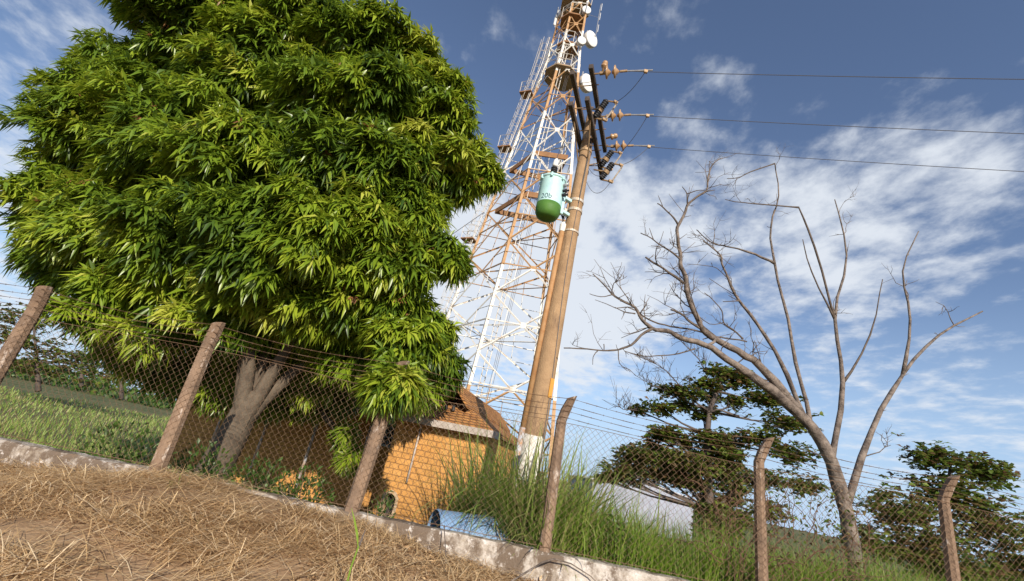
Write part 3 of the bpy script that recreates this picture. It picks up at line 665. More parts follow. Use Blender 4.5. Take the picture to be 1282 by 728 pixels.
# ------------------------------------------------------------------ utility pole
def pole_c(z): return Vector((.88 + .0128 * (z - 1.8), 8.3, z))
AD = Vector((.362, .932, 0)).normalized(); AP = Vector((AD.y, -AD.x, 0))      # along a crossarm / along the wires
def utility_pole():
    t = thing('utility_pole', 'tapered brown concrete utility pole with a whitewashed foot, timber crossarms and transformer', 'utility pole', (.87, 8.3, .1))
    rad = lambda z: .222 - .0112 * z
    mb = MB(); zs = [0, 1, 2.2, 3.5, 5, 6.5, 8, 9.0, 9.35, 9.37]
    mb.tube([pole_c(z) for z in zs], [rad(z) for z in zs[:-1]] + [.05], 28); mb.build('shaft', M['concrete_pole'], t, smooth=False).data.shade_smooth()
    mb = MB(); q = 30; V = []
    for zz, k in ((.1, 0), (2.2, 1)):
        for j in range(q):
            a = 2 * math.pi * j / q; c = pole_c(zz); rr = rad(zz) + .004
            V.append((c.x + rr * math.cos(a), c.y + rr * math.sin(a), zz + (k * .05 * noise.noise(Vector((math.cos(a) * 2, math.sin(a) * 2, 1))))))
    mb.add(V, [(j, (j + 1) % q, q + (j + 1) % q, q + j) for j in range(q)]); mb.build('whitewash_band', M['whitewash'], t, smooth=True)
    for z in (6.99, 6.76, 8.3, 4.9 + 1.35):
        mb = MB(); c = pole_c(z); h = .03 if z > 6.5 else .02
        V = []; q = 24
        for zz, rr in ((z - h, rad(z) + .002), (z - h, rad(z) + .014), (z + h, rad(z) + .014), (z + h, rad(z) + .002)):
            for j in range(q): V.append((c.x + rr * math.cos(6.2832 * j / q), c.y + rr * math.sin(6.2832 * j / q), zz))
        mb.add(V, [(r * q + j, r * q + (j + 1) % q, (r + 1) * q + (j + 1) % q, (r + 1) * q + j) for r in range(3) for j in range(q)])
        a = c - Vector((rad(z) + .03, 0, 0)); mb.box(a, (.08, .05, .05)); mb.build('clamp_band', M['band'] if z < 8 else M['brass'], t)
    mb = MB(); c = pole_c(3.05); mb.box((c.x + rad(3) * .72, c.y - rad(3) * .76, 3.05), (.1, .012, .34), .75); mb.build('marker_plate', M['plate_orange'], t)
    # crossarms: two levels of doubled timbers
    for (z, L0, L1, offs) in ((9.2, -1.48, 1.06, .2), (8.6, -1.25, 1.28, .175)):
        for s in (-1, 1):
            c = pole_c(z) + AP * offs * s; sh = .0 if s > 0 else -.02
            a, b = c + AD * (L0 + (0.1 if s < 0 else 0)), c + AD * (L1 - (.15 if s < 0 else 0))
            mb = MB(); m_ = (a + b) / 2; mb.box(m_, ((b - a).length, .085, .115), math.atan2(AD.y, AD.x), .008); mb.build('crossarm', M['arm_wood'], t)
        for f in (-1.0, -.35, .3, .85):
            mb = MB(); c = pole_c(z) + AD * f; mb.tube([c - AP * (offs + .08), c + AP * (offs + .1)], .011, 6); mb.build('through_bolt', M['brass'], t)
    mb = MB()
    for s in (-1, 1):
        mb.tube([pole_c(7.95) + AP * .1 * s, pole_c(8.55) + AD * .7 + AP * .17 * s], .016, 5); mb.tube([pole_c(7.95) + AP * .1 * s, pole_c(8.55) - AD * .7 + AP * .17 * s], .016, 5)
    mb.build('arm_strut', M['brass'], t)
    mb = MB(); mb.tube([pole_c(z) + Vector((math.cos(-1.1 + .35 * math.sin(z * .8)) * (rad(z) + .008), math.sin(-1.1 + .35 * math.sin(z * .8)) * (rad(z) + .008), 0)) for z in np.linspace(.3, 8.6, 30)], .007, 5); mb.build('earth_wire', M['wire'], t)
    mb = MB(); mb.tube([pole_c(z) + Vector((math.cos(-2.2 + .12 * z) * (rad(z) + .012), math.sin(-2.2 + .12 * z) * (rad(z) + .012), 0)) for z in np.linspace(6.9, 9.1, 14)], .011, 5); mb.build('lead_cable', M['black'], t)
    # conduit up the left side
    cx = lambda z: pole_c(z) + Vector((-.235 + .008 * z - .0, -.04, 0))
    mb = MB(); mb.tube([cx(z) for z in (0, 2.3)], .058, 12); mb.build('conduit_foot', M['pipe_grey'], t, smooth=True)
    mb = MB(); mb.tube([cx(z) for z in (2.25, 4.5, 6.25)], .054, 12); mb.build('conduit', M['rust_pipe'], t, smooth=True)
    mb = MB(); mb.lathe(cx(6.22), (0, 0, 1), [(0, .06), (.16, .066), (.2, .04), (.22, .03)], 12); mb.build('conduit_cap', M['dish'], t)
    mb = MB()
    for k in range(3):
        a = cx(6.4); mb.tube([a + Vector((.02 * k - .02, 0, 0)), a + Vector((-.02 - .05 * k, -.06, .25)), Vector((.58 - .05 * k, 8.12, 6.95))], .012, 5)
    mb.build('service_cable', M['black'], t)
    return t
utility_pole()

def transformer():
    c = Vector(at(688.5, 243, 8.02)); z0 = 6.42; z1 = 7.32; r = .25
    c = Vector((.375, 8.0, 0)); t = thing('pole_transformer', 'pale mint cylindrical transformer with dark green underside bolted to the utility pole', 'transformer', (c.x, c.y, z0))
    b = Vector((c.x, c.y, z0)); up = (0, 0, 1)
    mb = MB(); mb.lathe(b, up, [(.16, r * .985), (.175, r), (.72, r), (.73, r * 1.02)], 40); mb.build('tank', M['mint'], t, smooth=True)
    mb = MB(); mb.lathe(b, up, [(-.14, r * .25), (-.135, r * .55), (-.1, r * .82), (-.03, r * .96), (.06, r * .998), (.16, r * 1.0)], 40); mb.build('tank_bottom', M['green'], t, smooth=True)  # green bottom; bowl shape and colour also carry a painted reflection
    mb = MB(); mb.lathe(b, up, [(.73, r * 1.03), (.755, r * 1.1), (.775, r * 1.1), (.80, r * .9), (.84, r * .4), (.845, .01)], 40); lid = mb.build('lid', M['mint'], t, smooth=True)
    for q in range(7):
        a = 2 * math.pi * q / 7; mb = MB(); mb.box(b + Vector((math.cos(a) * r * 1.08, math.sin(a) * r * 1.08, .745)), (.05, .035, .09), a, .006); mb.build('lid_clamp', M['mint'], lid)
    # high-voltage bushing
    p = b + Vector((-.03, -.04, .8)); prof = [(0, .05)]
    for k in range(5): prof += [(.03 + k * .05, .04), (.04 + k * .05, .07), (.055 + k * .05, .07), (.07 + k * .05, .04)]
    mb = MB(); mb.lathe(p, up, prof + [(.3, .035)], 14); bs = mb.build('bushing', M['black'], t, smooth=True)
    mb = MB(); mb.lathe(p + Vector((0, 0, .29)), (.08, 0, 1), [(0, .045), (.03, .06), (.15, .055), (.2, .03)], 12); mb.build('bushing_cap', M['dish'], bs, smooth=True)
    mb = MB(); mb.lathe(b + Vector((.12, .02, .79)), up, [(0, .03), (.05, .03), (.08, .05), (.11, .03)], 10); mb.build('relief_valve', M['black'], t)
    # low-voltage terminals, bracket
    for q, (dx, dy, dz) in enumerate(((.2, -.13, .62), (.22, -.12, .5), (.215, -.12, .4))):
        mb = MB(); mb.lathe(b + Vector((dx, dy, dz)), (.9, -.5, .0), [(0, .032), (.05, .032), (.06, .045), (.075, .045), (.085, .02), (.13, .02)], 10); mb.build('terminal', M['black' if q else 'galv'], t)
    for dz in (.17, .5):
        mb = MB(); mb.box(b + Vector((.32, .12, dz)), (.28, .09, .07), .6, .008); mb.build('hanger_bracket', M['mint'], t)
    mb = MB(); mb.box(b + Vector((.24, .03, .28)), (.06, .16, .5), .5, .01); mb.build('hanger_plate', M['mint'], t)
    # stencilled number
    fc = bpy.data.curves.new('stencil', 'FONT'); fc.body = '20b'; fc.size = .155; fc.align_x = 'CENTER'; fc.extrude = .0
    tmp = bpy.data.objects.new('tmp', fc); S.collection.objects.link(tmp)
    dg = bpy.context.evaluated_depsgraph_get(); me = bpy.data.meshes.new_from_object(tmp.evaluated_get(dg)); bpy.data.objects.remove(tmp)
    def stencil(a0, zz):
        vs = []
        for v in me.vertices:
            a = a0 + v.co.x / r; vs.append((b.x + (r + .003) * math.cos(a), b.y + (r + .003) * math.sin(a), z0 + zz + v.co.y))
        m2 = MB(); m2.add(vs, [tuple(pg.vertices) for pg in me.polygons]); m2.build('stencil_number', M['ink'], t)
    stencil(R(-112), .2)
    # jumper up to the crossarms
    mb = MB(); s = p + Vector((0, 0, .45)); e = pole_c(8.5) - AD * .4 - AP * .17
    mb.tube([s, s + Vector((.05, 0, .35)), s.lerp(e, .6) + Vector((-.06, 0, .15)), e], .007, 4); mb.build('lead_wire', M['wire'], t)
transformer()

# strain insulators, power lines, fuse cutouts
WD = Vector((math.cos(R(-17)), math.sin(R(-17)), 0))      # where the lines run off to
def strain(f, label, wl):
    s = pole_c(9.2) + AP * .26 + AD * f; t = thing('strain_insulator', label, 'insulator', tuple(s), group='strain insulators on the upper crossarm')
    mb = MB(); mb.tube([s - AP * .04, s + AP * .12], .018, 6); mb.box(s + AP * .13, (.08, .05, .06), math.atan2(AP.y, AP.x)); mb.build('clevis', M['brass'], t)
    for k in (0, 1):
        a = s + AP * (.17 + k * .16); mb = MB(); mb.lathe(a, AP, [(0, .03), (.03, .045), (.05, .125), (.07, .128), (.085, .075), (.1, .06), (.14, .02)], 16); mb.build('disc', M['porcelain'], t, smooth=True)
    e = s + AP * .56; mb = MB(); mb.tube([s + AP * .47, e], .014, 5); mb.box(e, (.14, .035, .05), math.atan2(AP.y, AP.x), .008); mb.build('wire_clamp', M['brass'], t)
    # the power line itself
    pts = []; n = 40; LN = 46.0
    for i in range(n + 1):
        u = i / n; q = e + WD * LN * u; q.z += -4 * 1.1 * u * (1 - u) + .2 * u; pts.append(q)
    mb = MB(); mb.tube(pts, .0065, 5); ln = mb.build('power_line', M['wire'], org=tuple(e))
    tag(ln, wl, 'wire', 'power lines running right from the pole')
    m2 = MB(); q = e + WD * .55; m2.tube([e, q], .016, 6); m2.build('line_guard', M['galv'], ln)
    m2 = MB(); g = e + WD * .42; g.z -= .03; m2.box(g, (.07, .05, .08), 0, .01); m2.build('line_clamp', M['brass'], ln)
    return e, g
E1 = strain(-1.28, 'two-disc brown strain insulator, highest in the photo, nearest end of the upper crossarm', 'uppermost of the three thin dark power lines leaving the pole to the right')
E2 = strain(-.1, 'two-disc brown strain insulator at the middle of the upper crossarm, beside the topmost fuse cutout', 'middle one of the three thin dark power lines leaving the pole to the right')
E3 = strain(.9, 'two-disc brown strain insulator at the far lower end of the upper crossarm', 'lowest of the three thin dark power lines leaving the pole to the right')
def post_insulator(px, py, Y, label, dirv):
    p = Vector(at(px, py, Y)); d = Vector(dirv).normalized(); t = thing('post_insulator', label, 'insulator', tuple(p))
    mb = MB(); mb.lathe(p, d, [(0, .025), (.1, .025), (.11, .06), (.15, .07), (.16, .045), (.2, .06), (.24, .05), (.26, .02)], 14); mb.build('bell', M['porcelain'], t, smooth=True)
    return p
def cutout(px, py, Y, label, L=.42):
    """porcelain fuse cutout: dark ribbed barrel, hinge arms and the fuse tube"""
    c = Vector(at(px, py, Y)); t = thing('fuse_cutout', label, 'fuse cutout', tuple(c), group='fuse cutouts on the lower crossarm')
    ax = Vector((.42, -.38, .82)).normalized(); arm = (AP + Vector((0, 0, -.25))).normalized()
    a = c - ax * L / 2; prof = [(0, .035)]
    n = 9
    for k in range(n): prof += [(.02 + k * L / n, .045), (.02 + (k + .35) * L / n, .072), (.02 + (k + .6) * L / n, .072)]
    mb = MB(); mb.lathe(a, ax, prof + [(L + .04, .04)], 14); mb.build('barrel', M['black'], t, smooth=True)
    mb = MB(); mb.lathe(c - ax * .035, ax, [(0, .08), (.07, .08)], 14); mb.tube([c, c - arm * .3], .018, 5); mb.build('collar', M['brass'], t)
    tp, bt = a + ax * (L + .02), a
    mb = MB(); mb.tube([tp, tp + arm * .16, tp + arm * .26 - ax * .06], .018, 6); mb.box(tp + arm * .2, (.09, .05, .06), .3, .01); mb.build('upper_contact', M['brass'], t)
    mb = MB(); mb.tube([bt, bt + arm * .2, bt + arm * .27 + ax * .03], .018, 6); mb.box(bt + arm * .24, (.11, .05, .07), .3, .01); mb.build('lower_hinge', M['brass'], t)
    mb = MB(); mb.tube([tp + arm * .25 - ax * .04, bt + arm * .26 + ax * .02], .017, 8); mb.build('fuse_tube', M['band'], t)
    return tp + arm * .2, bt + arm * .24
k1 = cutout(751, 138, 7.6, 'black-barrelled fuse cutout highest beside the pole top, by the middle insulator')
k2 = cutout(758.5, 200, 8.75, 'black-barrelled fuse cutout just below the lowest power line, upper of the hanging pair')
k3 = cutout(759, 215.5, 8.6, 'black-barrelled fuse cutout hanging lowest of all on the crossarm end')
post_insulator(746, 98, 7.1, 'brown pin insulator standing above the highest strain insulator', (.3, -.3, .9)) if 0 else None
post_insulator(758.5, 173.5, 8.2, 'small brown post insulator on a short arm between the two lower wires', (.93, -.36, .25))
post_insulator(754.5, 90, 6.95, 'brown pin insulator upright on the highest strain insulator string', (.1, -.1, 1))
def droop(a, b, sag, name_label):
    a, b = Vector(a), Vector(b); pts = []
    for i in range(13):
        u = i / 12; q = a.lerp(b, u); q.z -= 4 * sag * u * (1 - u); pts.append(q)
    mb = MB(); mb.tube(pts, .0065, 4); o = mb.build('jumper_wire', M['wire'], org=tuple(a)); tag(o, name_label, 'wire', 'jumper wires at the pole top')
droop(E1[1], k1[0], .12, 'thin jumper wire dropping from the uppermost power line to the top fuse cutout')
droop(E2[1], k2[0], .1, 'thin jumper wire dropping from the middle power line to the lower fuse cutouts')
droop(E3[1], k3[0], .08, 'thin jumper wire from the lowest power line to the hanging fuse cutout')
droop(k3[1], tuple(pole_c(7.55) + Vector((.14, 0, 0))), .3, 'thin jumper wire looping from the lowest fuse cutout back to the pole shaft')
droop(k2[1], tuple(pole_c(7.9) + Vector((.14, 0, 0))), .2, 'thin jumper wire from the hanging fuse pair to the pole above the clamps')
droop(tuple(pole_c(9.2) - AD * 1.1 - AP * .2), tuple(pole_c(9.2) - AD * 1.1 + AP * .2), .02, 'short wire joining the near tips of the two upper crossarms')
def stay():
    a = Vector(at(606, 266, 27.5)); b = Vector(at(540, 312, 24)); mb = MB(); mb.tube([a, a.lerp(b, .5), b, b + (b - a) * 1.5], .022, 5); o = mb.build('stay_cable', M['wire'], org=tuple(b))
    tag(o, 'single thin dark cable running from the left tower leg down behind the mango tree', 'cable')
stay()

# ------------------------------------------------------------------ blue drum
def drum():
    a, b = Vector((-.38, 7.33, .5)), Vector((.66, 7.7, .53)); r = .385; d = (b - a).normalized(); L = (b - a).length
    t = thing('blue_drum', 'blue plastic drum lying on its side behind the low wall, open at the left end', 'drum', tuple((a + b) / 2))
    _, u, w = frame(d); n = 72; prof = [(-.02, r * .97), (0, r * 1.0), (.03, r * 1.0), (.04, r * .985), (L * .62, r * .985), (L * .63, r * 1.005), (L * .67, r * 1.005), (L * .68, r * .985), (L - .06, r * .98), (L, r * .95)]
    V = []; F = []
    prof2 = prof + [(L - .02, r * .9), (L * .5, r * .95), (0, r * .955), (-.02, r * .955)]
    for (h, rr) in prof2:
        for j in range(n):
            an = 6.28318 * j / n; V.append(tuple(a + d * h + (u * math.cos(an) + w * math.sin(an)) * rr))
    k = len(prof2); F = [(i * n + j, i * n + (j + 1) % n, ((i + 1) % k) * n + (j + 1) % n, ((i + 1) % k) * n + j) for i in range(k) for j in range(n)]
    mb = MB(); mb.add(V, F); mb.build('barrel', M['blue'], t)
    mb = MB(); mb.lathe(a + d * (L - .03), d, [(0, r * .93), (.16, r * .9), (.19, r * .84), (.19, .01)], 36); mb.build('end_cap', M['blue_dark'], t, smooth=True)  # end section in a much darker blue than the barrel
drum()

# ------------------------------------------------------------------ trees
def limb(mb, pts, r0, r1, n=8, wob=.0):
    k = len(pts); mb.tube(pts, [r0 + (r1 - r0) * (i / (k - 1)) ** .8 for i in range(k)], n)
def rosettes(C, axis_hint, nper, rng, lmin, lmax, wid, spread=(.55, 1.25), gravity=.45):
    """whorls of leaves round twig tips at C"""
    n = len(C); N_ = n * nper; P = np.repeat(C, nper, 0); A = norm(np.repeat(axis_hint, nper, 0))
    az = rng.uniform(0, 2 * np.pi, N_); th = rng.uniform(spread[0], spread[1], N_)
    h = np.where(np.abs(A[:, 2:3]) < .9, np.array([[0, 0, 1.0]]), np.array([[1.0, 0, 0]])); U = norm(np.cross(A, h)); Wv = np.cross(A, U)
    D = A * np.cos(th)[:, None] + (U * np.cos(az)[:, None] + Wv * np.sin(az)[:, None]) * np.sin(th)[:, None]
    D[:, 2] -= gravity * rng.uniform(.4, 1.4, N_); D = norm(D)
    P = P + A * rng.uniform(-.06, .06, N_)[:, None] + rng.normal(0, .012, (N_, 3))
    Ln = rng.uniform(lmin, lmax, N_); Wd = Ln * rng.uniform(*wid, N_)
    Uh = A + np.array([0, 0, .8]) + rng.normal(0, .25, (N_, 3))
    return leaves(P, D, Uh, Ln, Wd, rng.uniform(.05, .3), .18, (.42, 1))
def mango():
    rng = np.random.default_rng(11); base = np.array([-4.6, 9.2, -.1])
    t = thing('mango_tree', 'dense leafy mango tree overhanging the fence and house on the left', 'tree', tuple(base))
    LB = [(385, 38, 56, 8.8), (440, 62, 52, 8.5), (485, 62, 44, 8.6), (518, 78, 32, 8.7), (400, 120, 62, 8.0), (465, 135, 54, 8.0), (533, 125, 46, 8.5), (556, 160, 40, 8.6), (586, 205, 30, 8.6),
          (535, 205, 48, 8.0), (470, 210, 56, 7.6), (400, 205, 56, 7.5), (575, 226, 26, 8.4), (515, 265, 42, 8.0), (450, 285, 52, 7.5), (390, 295, 56, 7.2), (550, 318, 26, 8.0), (500, 325, 42, 7.6),
          (440, 365, 50, 8.0), (380, 375, 52, 8.2), (492, 385, 42, 8.2), (538, 425, 34, 8.4), (500, 430, 42, 8.0), (432, 432, 46, 9.2), (375, 440, 46, 10.2), (507, 466, 38, 9.3), (548, 458, 28, 9.4), (462, 464, 38, 9.6), (405, 476, 38, 10.6), (362, 484, 38, 10.8), (410, 40, 50, 9.6), (470, 150, 60, 9.6), (400, 250, 60, 9.4), (520, 190, 50, 9.6), (470, 330, 50, 9.2), (400, 395, 60, 9.6), (330, 250, 80, 9.6), (250, 200, 90, 10.2), (270, 370, 70, 10.0), (190, 300, 80, 10.2),
          (430, 497, 20, 10.8), (388, 504, 22, 11.0), (434, 545, 9, 10.6), (440, 572, 8, 10.4), (345, 502, 28, 11.0), (537, 490, 15, 9.6), (502, 480, 14, 6.35), (480, 486, 12, 6.4), (520, 490, 10, 7.2), (492, 468, 14, 6.6), (485, 503, 15, 9.4), (612, 222, 12, 8.5), (565, 330, 16, 7.9),
          (325, 100, 80, 9.0), (250, 60, 80, 9.4), (300, 205, 76, 8.0), (222, 175, 84, 8.8), (140, 165, 78, 9.4), (310, 300, 74, 7.4), (225, 300, 78, 8.2), (135, 290, 74, 9.2), (305, 395, 66, 8.8), (215, 395, 64, 9.0), (135, 385, 52, 8.8),
          (310, 470, 44, 10.8), (235, 456, 42, 10.8), (280, 490, 30, 10.9), (165, 100, 60, 9.6), (75, 255, 52, 9.8), (80, 335, 44, 9.8), (170, 435, 36, 10.0), (310, 20, 60, 9.2)]
    tips, hints, tones = [], [], []; lob = []
    for (px, py, r, Y) in LB:
        c = at(px, py, Y); dep = (c - CO) @ FW; rw = r / FPX * dep; lob.append((c, rw))
        ns = int(7 + 16 * rw)
        n = int(25 + 95 * rw * rw); u = norm(rng.normal(0, 1, (n, 3)))          # inner leaves fill the lobe, toned darker as painted shade between clumps
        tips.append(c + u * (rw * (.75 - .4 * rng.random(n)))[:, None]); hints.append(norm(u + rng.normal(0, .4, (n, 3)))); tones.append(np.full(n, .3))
        lt = rng.normal(.56, .1)
        for q in range(ns):
            v = norm(rng.normal(0, 1, 3)); sc = c + v * rw * rng.uniform(.45, .92) * np.array([1, 1, .95]); sr_ = rw * rng.uniform(.26, .42)
            n = int(7 + 130 * sr_ * sr_ + 20 * sr_); u = norm(rng.normal(0, 1, (n, 3))); u[:, 2] = np.where(u[:, 2] < -.3, -u[:, 2], u[:, 2])
            tips.append(sc + u * (sr_ * (1 - .5 * rng.random(n) ** 2))[:, None] * np.array([1, 1, .8]))
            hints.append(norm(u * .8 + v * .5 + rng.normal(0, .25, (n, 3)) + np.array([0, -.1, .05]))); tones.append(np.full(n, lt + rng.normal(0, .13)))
    T = np.concatenate(tips); Hh = np.concatenate(hints); To = np.concatenate(tones)
    keep = T[:, 2] > .5; T, Hh, To = T[keep], Hh[keep], To[keep]
    fl = rng.random(len(T)) < .018; fl |= np.linalg.norm(T - at(385, 15, 8.6), axis=1) < .42
    g = ~fl
    parts = [rosettes(T[g], Hh[g], 10, rng, .17, .35, (.17, .25), gravity=.62)]
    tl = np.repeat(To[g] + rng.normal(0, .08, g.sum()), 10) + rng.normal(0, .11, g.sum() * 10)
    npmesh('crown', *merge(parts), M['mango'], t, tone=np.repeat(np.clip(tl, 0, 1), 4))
    npmesh('copper_leaves', *rosettes(T[fl], Hh[fl], 10, rng, .1, .18, (.22, .3), gravity=.7), M['flush'], t)
    print('mango rosettes', len(T))
    mb = MB(); b = Vector(base); fork = Vector((-4.35, 9.05, 1.75)); limb(mb, [b - Vector((0, 0, .15)), b + Vector((.01, 0, .12)), b + Vector((.05, -.03, .7)), b.lerp(fork, .75), fork, fork + Vector((.0, .02, .25))], .36, .2, 16)
    mains = []
    for (dx, dy, dz) in ((-1.5, .5, 2.2), (-.4, .5, 2.8), (.9, -.2, 2.3), (1.3, .8, 1.7), (-.6, -.9, 2.4)):
        e = fork + Vector((dx, dy, dz)); m1 = fork + Vector((dx * .38, dy * .38, dz * .5)); limb(mb, [fork - Vector((0, 0, .35)), fork + Vector((dx * .12, dy * .12, .1)), m1, e], .19, .07, 9); mains += [m1, e]
    mb.build('trunk', M['bark'], t, smooth=True)
    hubs = list(mains)
    for (c, rw) in sorted(lob, key=lambda q: (Vector(q[0]) - fork).length)[:60]:
        c = Vector(c); q = min(hubs, key=lambda h: (h - c).length); m1 = q.lerp(c, .55) + Vector((random.uniform(-.15, .15), random.uniform(-.1, .15), random.uniform(0, .2)))
        mb = MB(); limb(mb, [q, q.lerp(m1, .5), m1, c], .07, .012, 6); hubs.append(m1); mb.build('limb', M['bark'], t, smooth=True)
    mb = MB(); limb(mb, [Vector(at(*q)) for q in ((484, 372, 8.0), (478, 352, 7.6), (473, 330, 7.35), (471, 308, 7.25), (467, 285, 7.2))], .025, .016, 6); mb.build('bare_stick', M['pale_bark'], t)
mango()

def dead_tree():
    Y0 = 8.6
    t = thing('bare_tree', 'leafless dead tree spreading pale crooked branches in from the right', 'tree', tuple(at(1075, 800, 9.4)))
    rnd = random.Random(5)
    # polylines in the photo's directions with a distance of their own: (px, py, Y), start and end radius
    B = [([(1085, 900, 9.5), (1075, 760, 9.4), (1058, 640, 9.3), (1030, 555, 9.2), (985, 505, 9.1), (940, 470, 9.0)], .2, .105),
         ([(940, 470, 9.0), (910, 450, 8.9), (882, 432, 8.8), (852, 422, 8.7), (835, 415, 8.65), (817, 412, 8.6), (803, 402, 8.55), (795, 385, 8.5), (780, 377, 8.45), (767, 369, 8.4), (757, 357, 8.35), (742, 343, 8.3)], .095, .011),
         ([(817, 412, 8.6), (803, 420, 8.4), (790, 432, 8.3), (774, 438, 8.2), (755, 440, 8.1), (735, 437, 8.0), (706, 436, 7.9)], .034, .012),
         ([(774, 438, 8.2), (776, 455, 8.15), (786, 465, 8.1)], .012, .005), ([(748, 440, 8.05), (743, 447, 8.0), (742, 457, 8.0)], .012, .005),
         ([(767, 369, 8.4), (752, 372, 8.4), (738, 368, 8.4)], .014, .006), ([(766, 366, 8.4), (769, 355, 8.4), (777, 351, 8.4), (785, 346, 8.4)], .014, .005), ([(768, 360, 8.4), (764, 354, 8.4)], .008, .004),
         ([(775, 373, 8.4), (784, 368, 8.4), (787, 367, 8.4)], .01, .005), ([(795, 393, 8.5), (782, 391, 8.4), (770, 385, 8.3)], .018, .008), ([(782, 391, 8.4), (778, 400, 8.35)], .01, .005),
         ([(795, 385, 8.5), (803, 395, 8.6), (818, 403, 8.8), (840, 409, 9.0), (862, 412, 9.1), (890, 420, 9.2)], .012, .02),
         ([(1000, 515, 9.1), (955, 462, 9.0), (925, 440, 8.9), (900, 427, 8.9), (880, 412, 8.8), (872, 395, 8.7), (861, 370, 8.6), (858, 350, 8.6), (853, 335, 8.5), (851, 318, 8.5), (849, 300, 8.4), (848, 285, 8.4), (857, 268, 8.3), (861, 256, 8.3), (872, 247, 8.2), (884, 240, 8.2), (886, 225, 8.15), (890, 210, 8.1), (899, 200, 8.0), (905, 198, 8.0)], .1, .009),
         ([(861, 256, 8.3), (860, 243, 8.3), (854, 234, 8.25)], .022, .009), ([(860, 243, 8.3), (872, 239, 8.2), (882, 239, 8.2)], .014, .007), ([(884, 240, 8.2), (895, 238, 8.2)], .012, .005),
         ([(849, 282, 8.4), (840, 270, 8.4), (830, 260, 8.35), (823, 255, 8.3)], .024, .012), ([(830, 260, 8.35), (824, 245, 8.3)], .012, .006),
         ([(852, 325, 8.5), (838, 315, 8.5), (825, 306, 8.4), (815, 298, 8.4), (802, 292, 8.4)], .026, .01), ([(818, 300, 8.4), (813, 286, 8.4)], .012, .006), ([(826, 309, 8.4), (815, 308, 8.4)], .012, .006), ([(808, 294, 8.4), (808, 288, 8.4)], .008, .004),
         ([(856, 355, 8.6), (840, 343, 8.5), (828, 335, 8.5), (815, 327, 8.4), (808, 322, 8.4)], .034, .018), ([(857, 272, 8.3), (865, 270, 8.3)], .01, .005), ([(850, 300, 8.4), (860, 293, 8.4)], .01, .005), ([(861, 368, 8.6), (871, 360, 8.6)], .014, .008), ([(861, 368, 8.6), (874, 364, 8.6)], .01, .005),
         ([(878, 412, 8.8), (862, 402, 8.7), (854, 394, 8.7), (840, 388, 8.6)], .03, .02),
         ([(1010, 530, 9.3), (970, 440, 9.4), (940, 395, 9.4), (925, 375, 9.3), (912, 350, 9.2), (904, 330, 9.2), (902, 320, 9.2), (892, 310, 9.1), (880, 302, 9.1)], .06, .012),
         ([(925, 312, 9.3), (905, 308, 9.2), (893, 305, 9.1), (880, 296, 9.1), (872, 288, 9.0)], .022, .01), ([(970, 330, 9.4), (945, 318, 9.4), (925, 312, 9.3)], .04, .022), ([(1018, 545, 9.2), (1003, 480, 9.4), (985, 400, 9.5), (970, 330, 9.4), (965, 285, 9.3), (975, 245, 9.2), (970, 205, 9.1)], .06, .012),
         ([(893, 306, 9.1), (895, 294, 9.1)], .014, .006), ([(902, 322, 9.2), (890, 316, 9.2)], .01, .005), ([(912, 350, 9.2), (897, 336, 9.2), (880, 332, 9.2), (860, 331, 9.2)], .012, .006), ([(925, 372, 9.3), (905, 360, 9.3), (888, 349, 9.2)], .012, .006), ([(925, 377, 9.3), (912, 370, 9.3)], .014, .006), ([(925, 377, 9.3), (905, 378, 9.3)], .016, .008),
         ([(930, 425, 9.0), (918, 413, 9.0), (906, 404, 8.95), (904, 390, 8.9), (892, 375, 8.9), (882, 367, 8.8)], .022, .009), ([(906, 404, 8.95), (888, 406, 8.9), (868, 390, 8.8)], .012, .006), ([(935, 428, 9.0), (900, 422, 9.0), (880, 425, 8.9)], .018, .012),
         ([(870, 437, 8.8), (850, 443, 8.6), (830, 445, 8.5), (805, 446, 8.4), (782, 440, 8.3)], .02, .009), ([(800, 446, 8.4), (802, 451, 8.4)], .01, .006), ([(828, 445, 8.5), (830, 450, 8.5)], .01, .006),
         ([(896, 424, 8.85), (893, 430, 8.8), (880, 434, 8.8)], .04, .03),
         ([(756, 440, 8.1), (756, 431, 8.1)], .011, .009),
         ([(970, 205, 9.1), (940, 215, 9.0), (923, 223, 8.9), (910, 224, 8.9)], .02, .008), ([(1000, 260, 9.2), (955, 256, 9.1), (928, 254, 9.0), (908, 250, 8.9)], .024, .008), ([(923, 223, 8.9), (918, 233, 8.9)], .01, .005),
         ([(1058, 640, 9.3), (1090, 540, 9.4), (1130, 470, 9.6), (1175, 420, 9.8), (1230, 390, 10.0)], .09, .02), ([(1130, 470, 9.6), (1140, 400, 9.6), (1130, 340, 9.5), (1150, 290, 9.5)], .05, .012), ([(1040, 580, 9.2), (1055, 480, 9.3), (1045, 400, 9.3), (1060, 320, 9.3), (1045, 250, 9.2)], .08, .012), ([(1055, 480, 9.3), (1090, 420, 9.4), (1105, 350, 9.4)], .035, .01), ([(1045, 400, 9.3), (1015, 340, 9.3), (1005, 300, 9.2)], .03, .01), ([(1000, 260, 9.2), (1020, 310, 9.25), (1045, 400, 9.3)], .015, .03)]
    def spl(q, f=3):
        out = []; n = len(q)
        for i in range(n - 1):
            p0, p1, p2, p3 = q[max(i - 1, 0)], q[i], q[i + 1], q[min(i + 2, n - 1)]
            for k in range(f):
                s = k / f; out.append(.5 * ((2 * p1) + (-p0 + p2) * s + (2 * p0 - 5 * p1 + 4 * p2 - p3) * s * s + (-p0 + 3 * p1 - 3 * p2 + p3) * s ** 3))
        return out + [q[-1]]
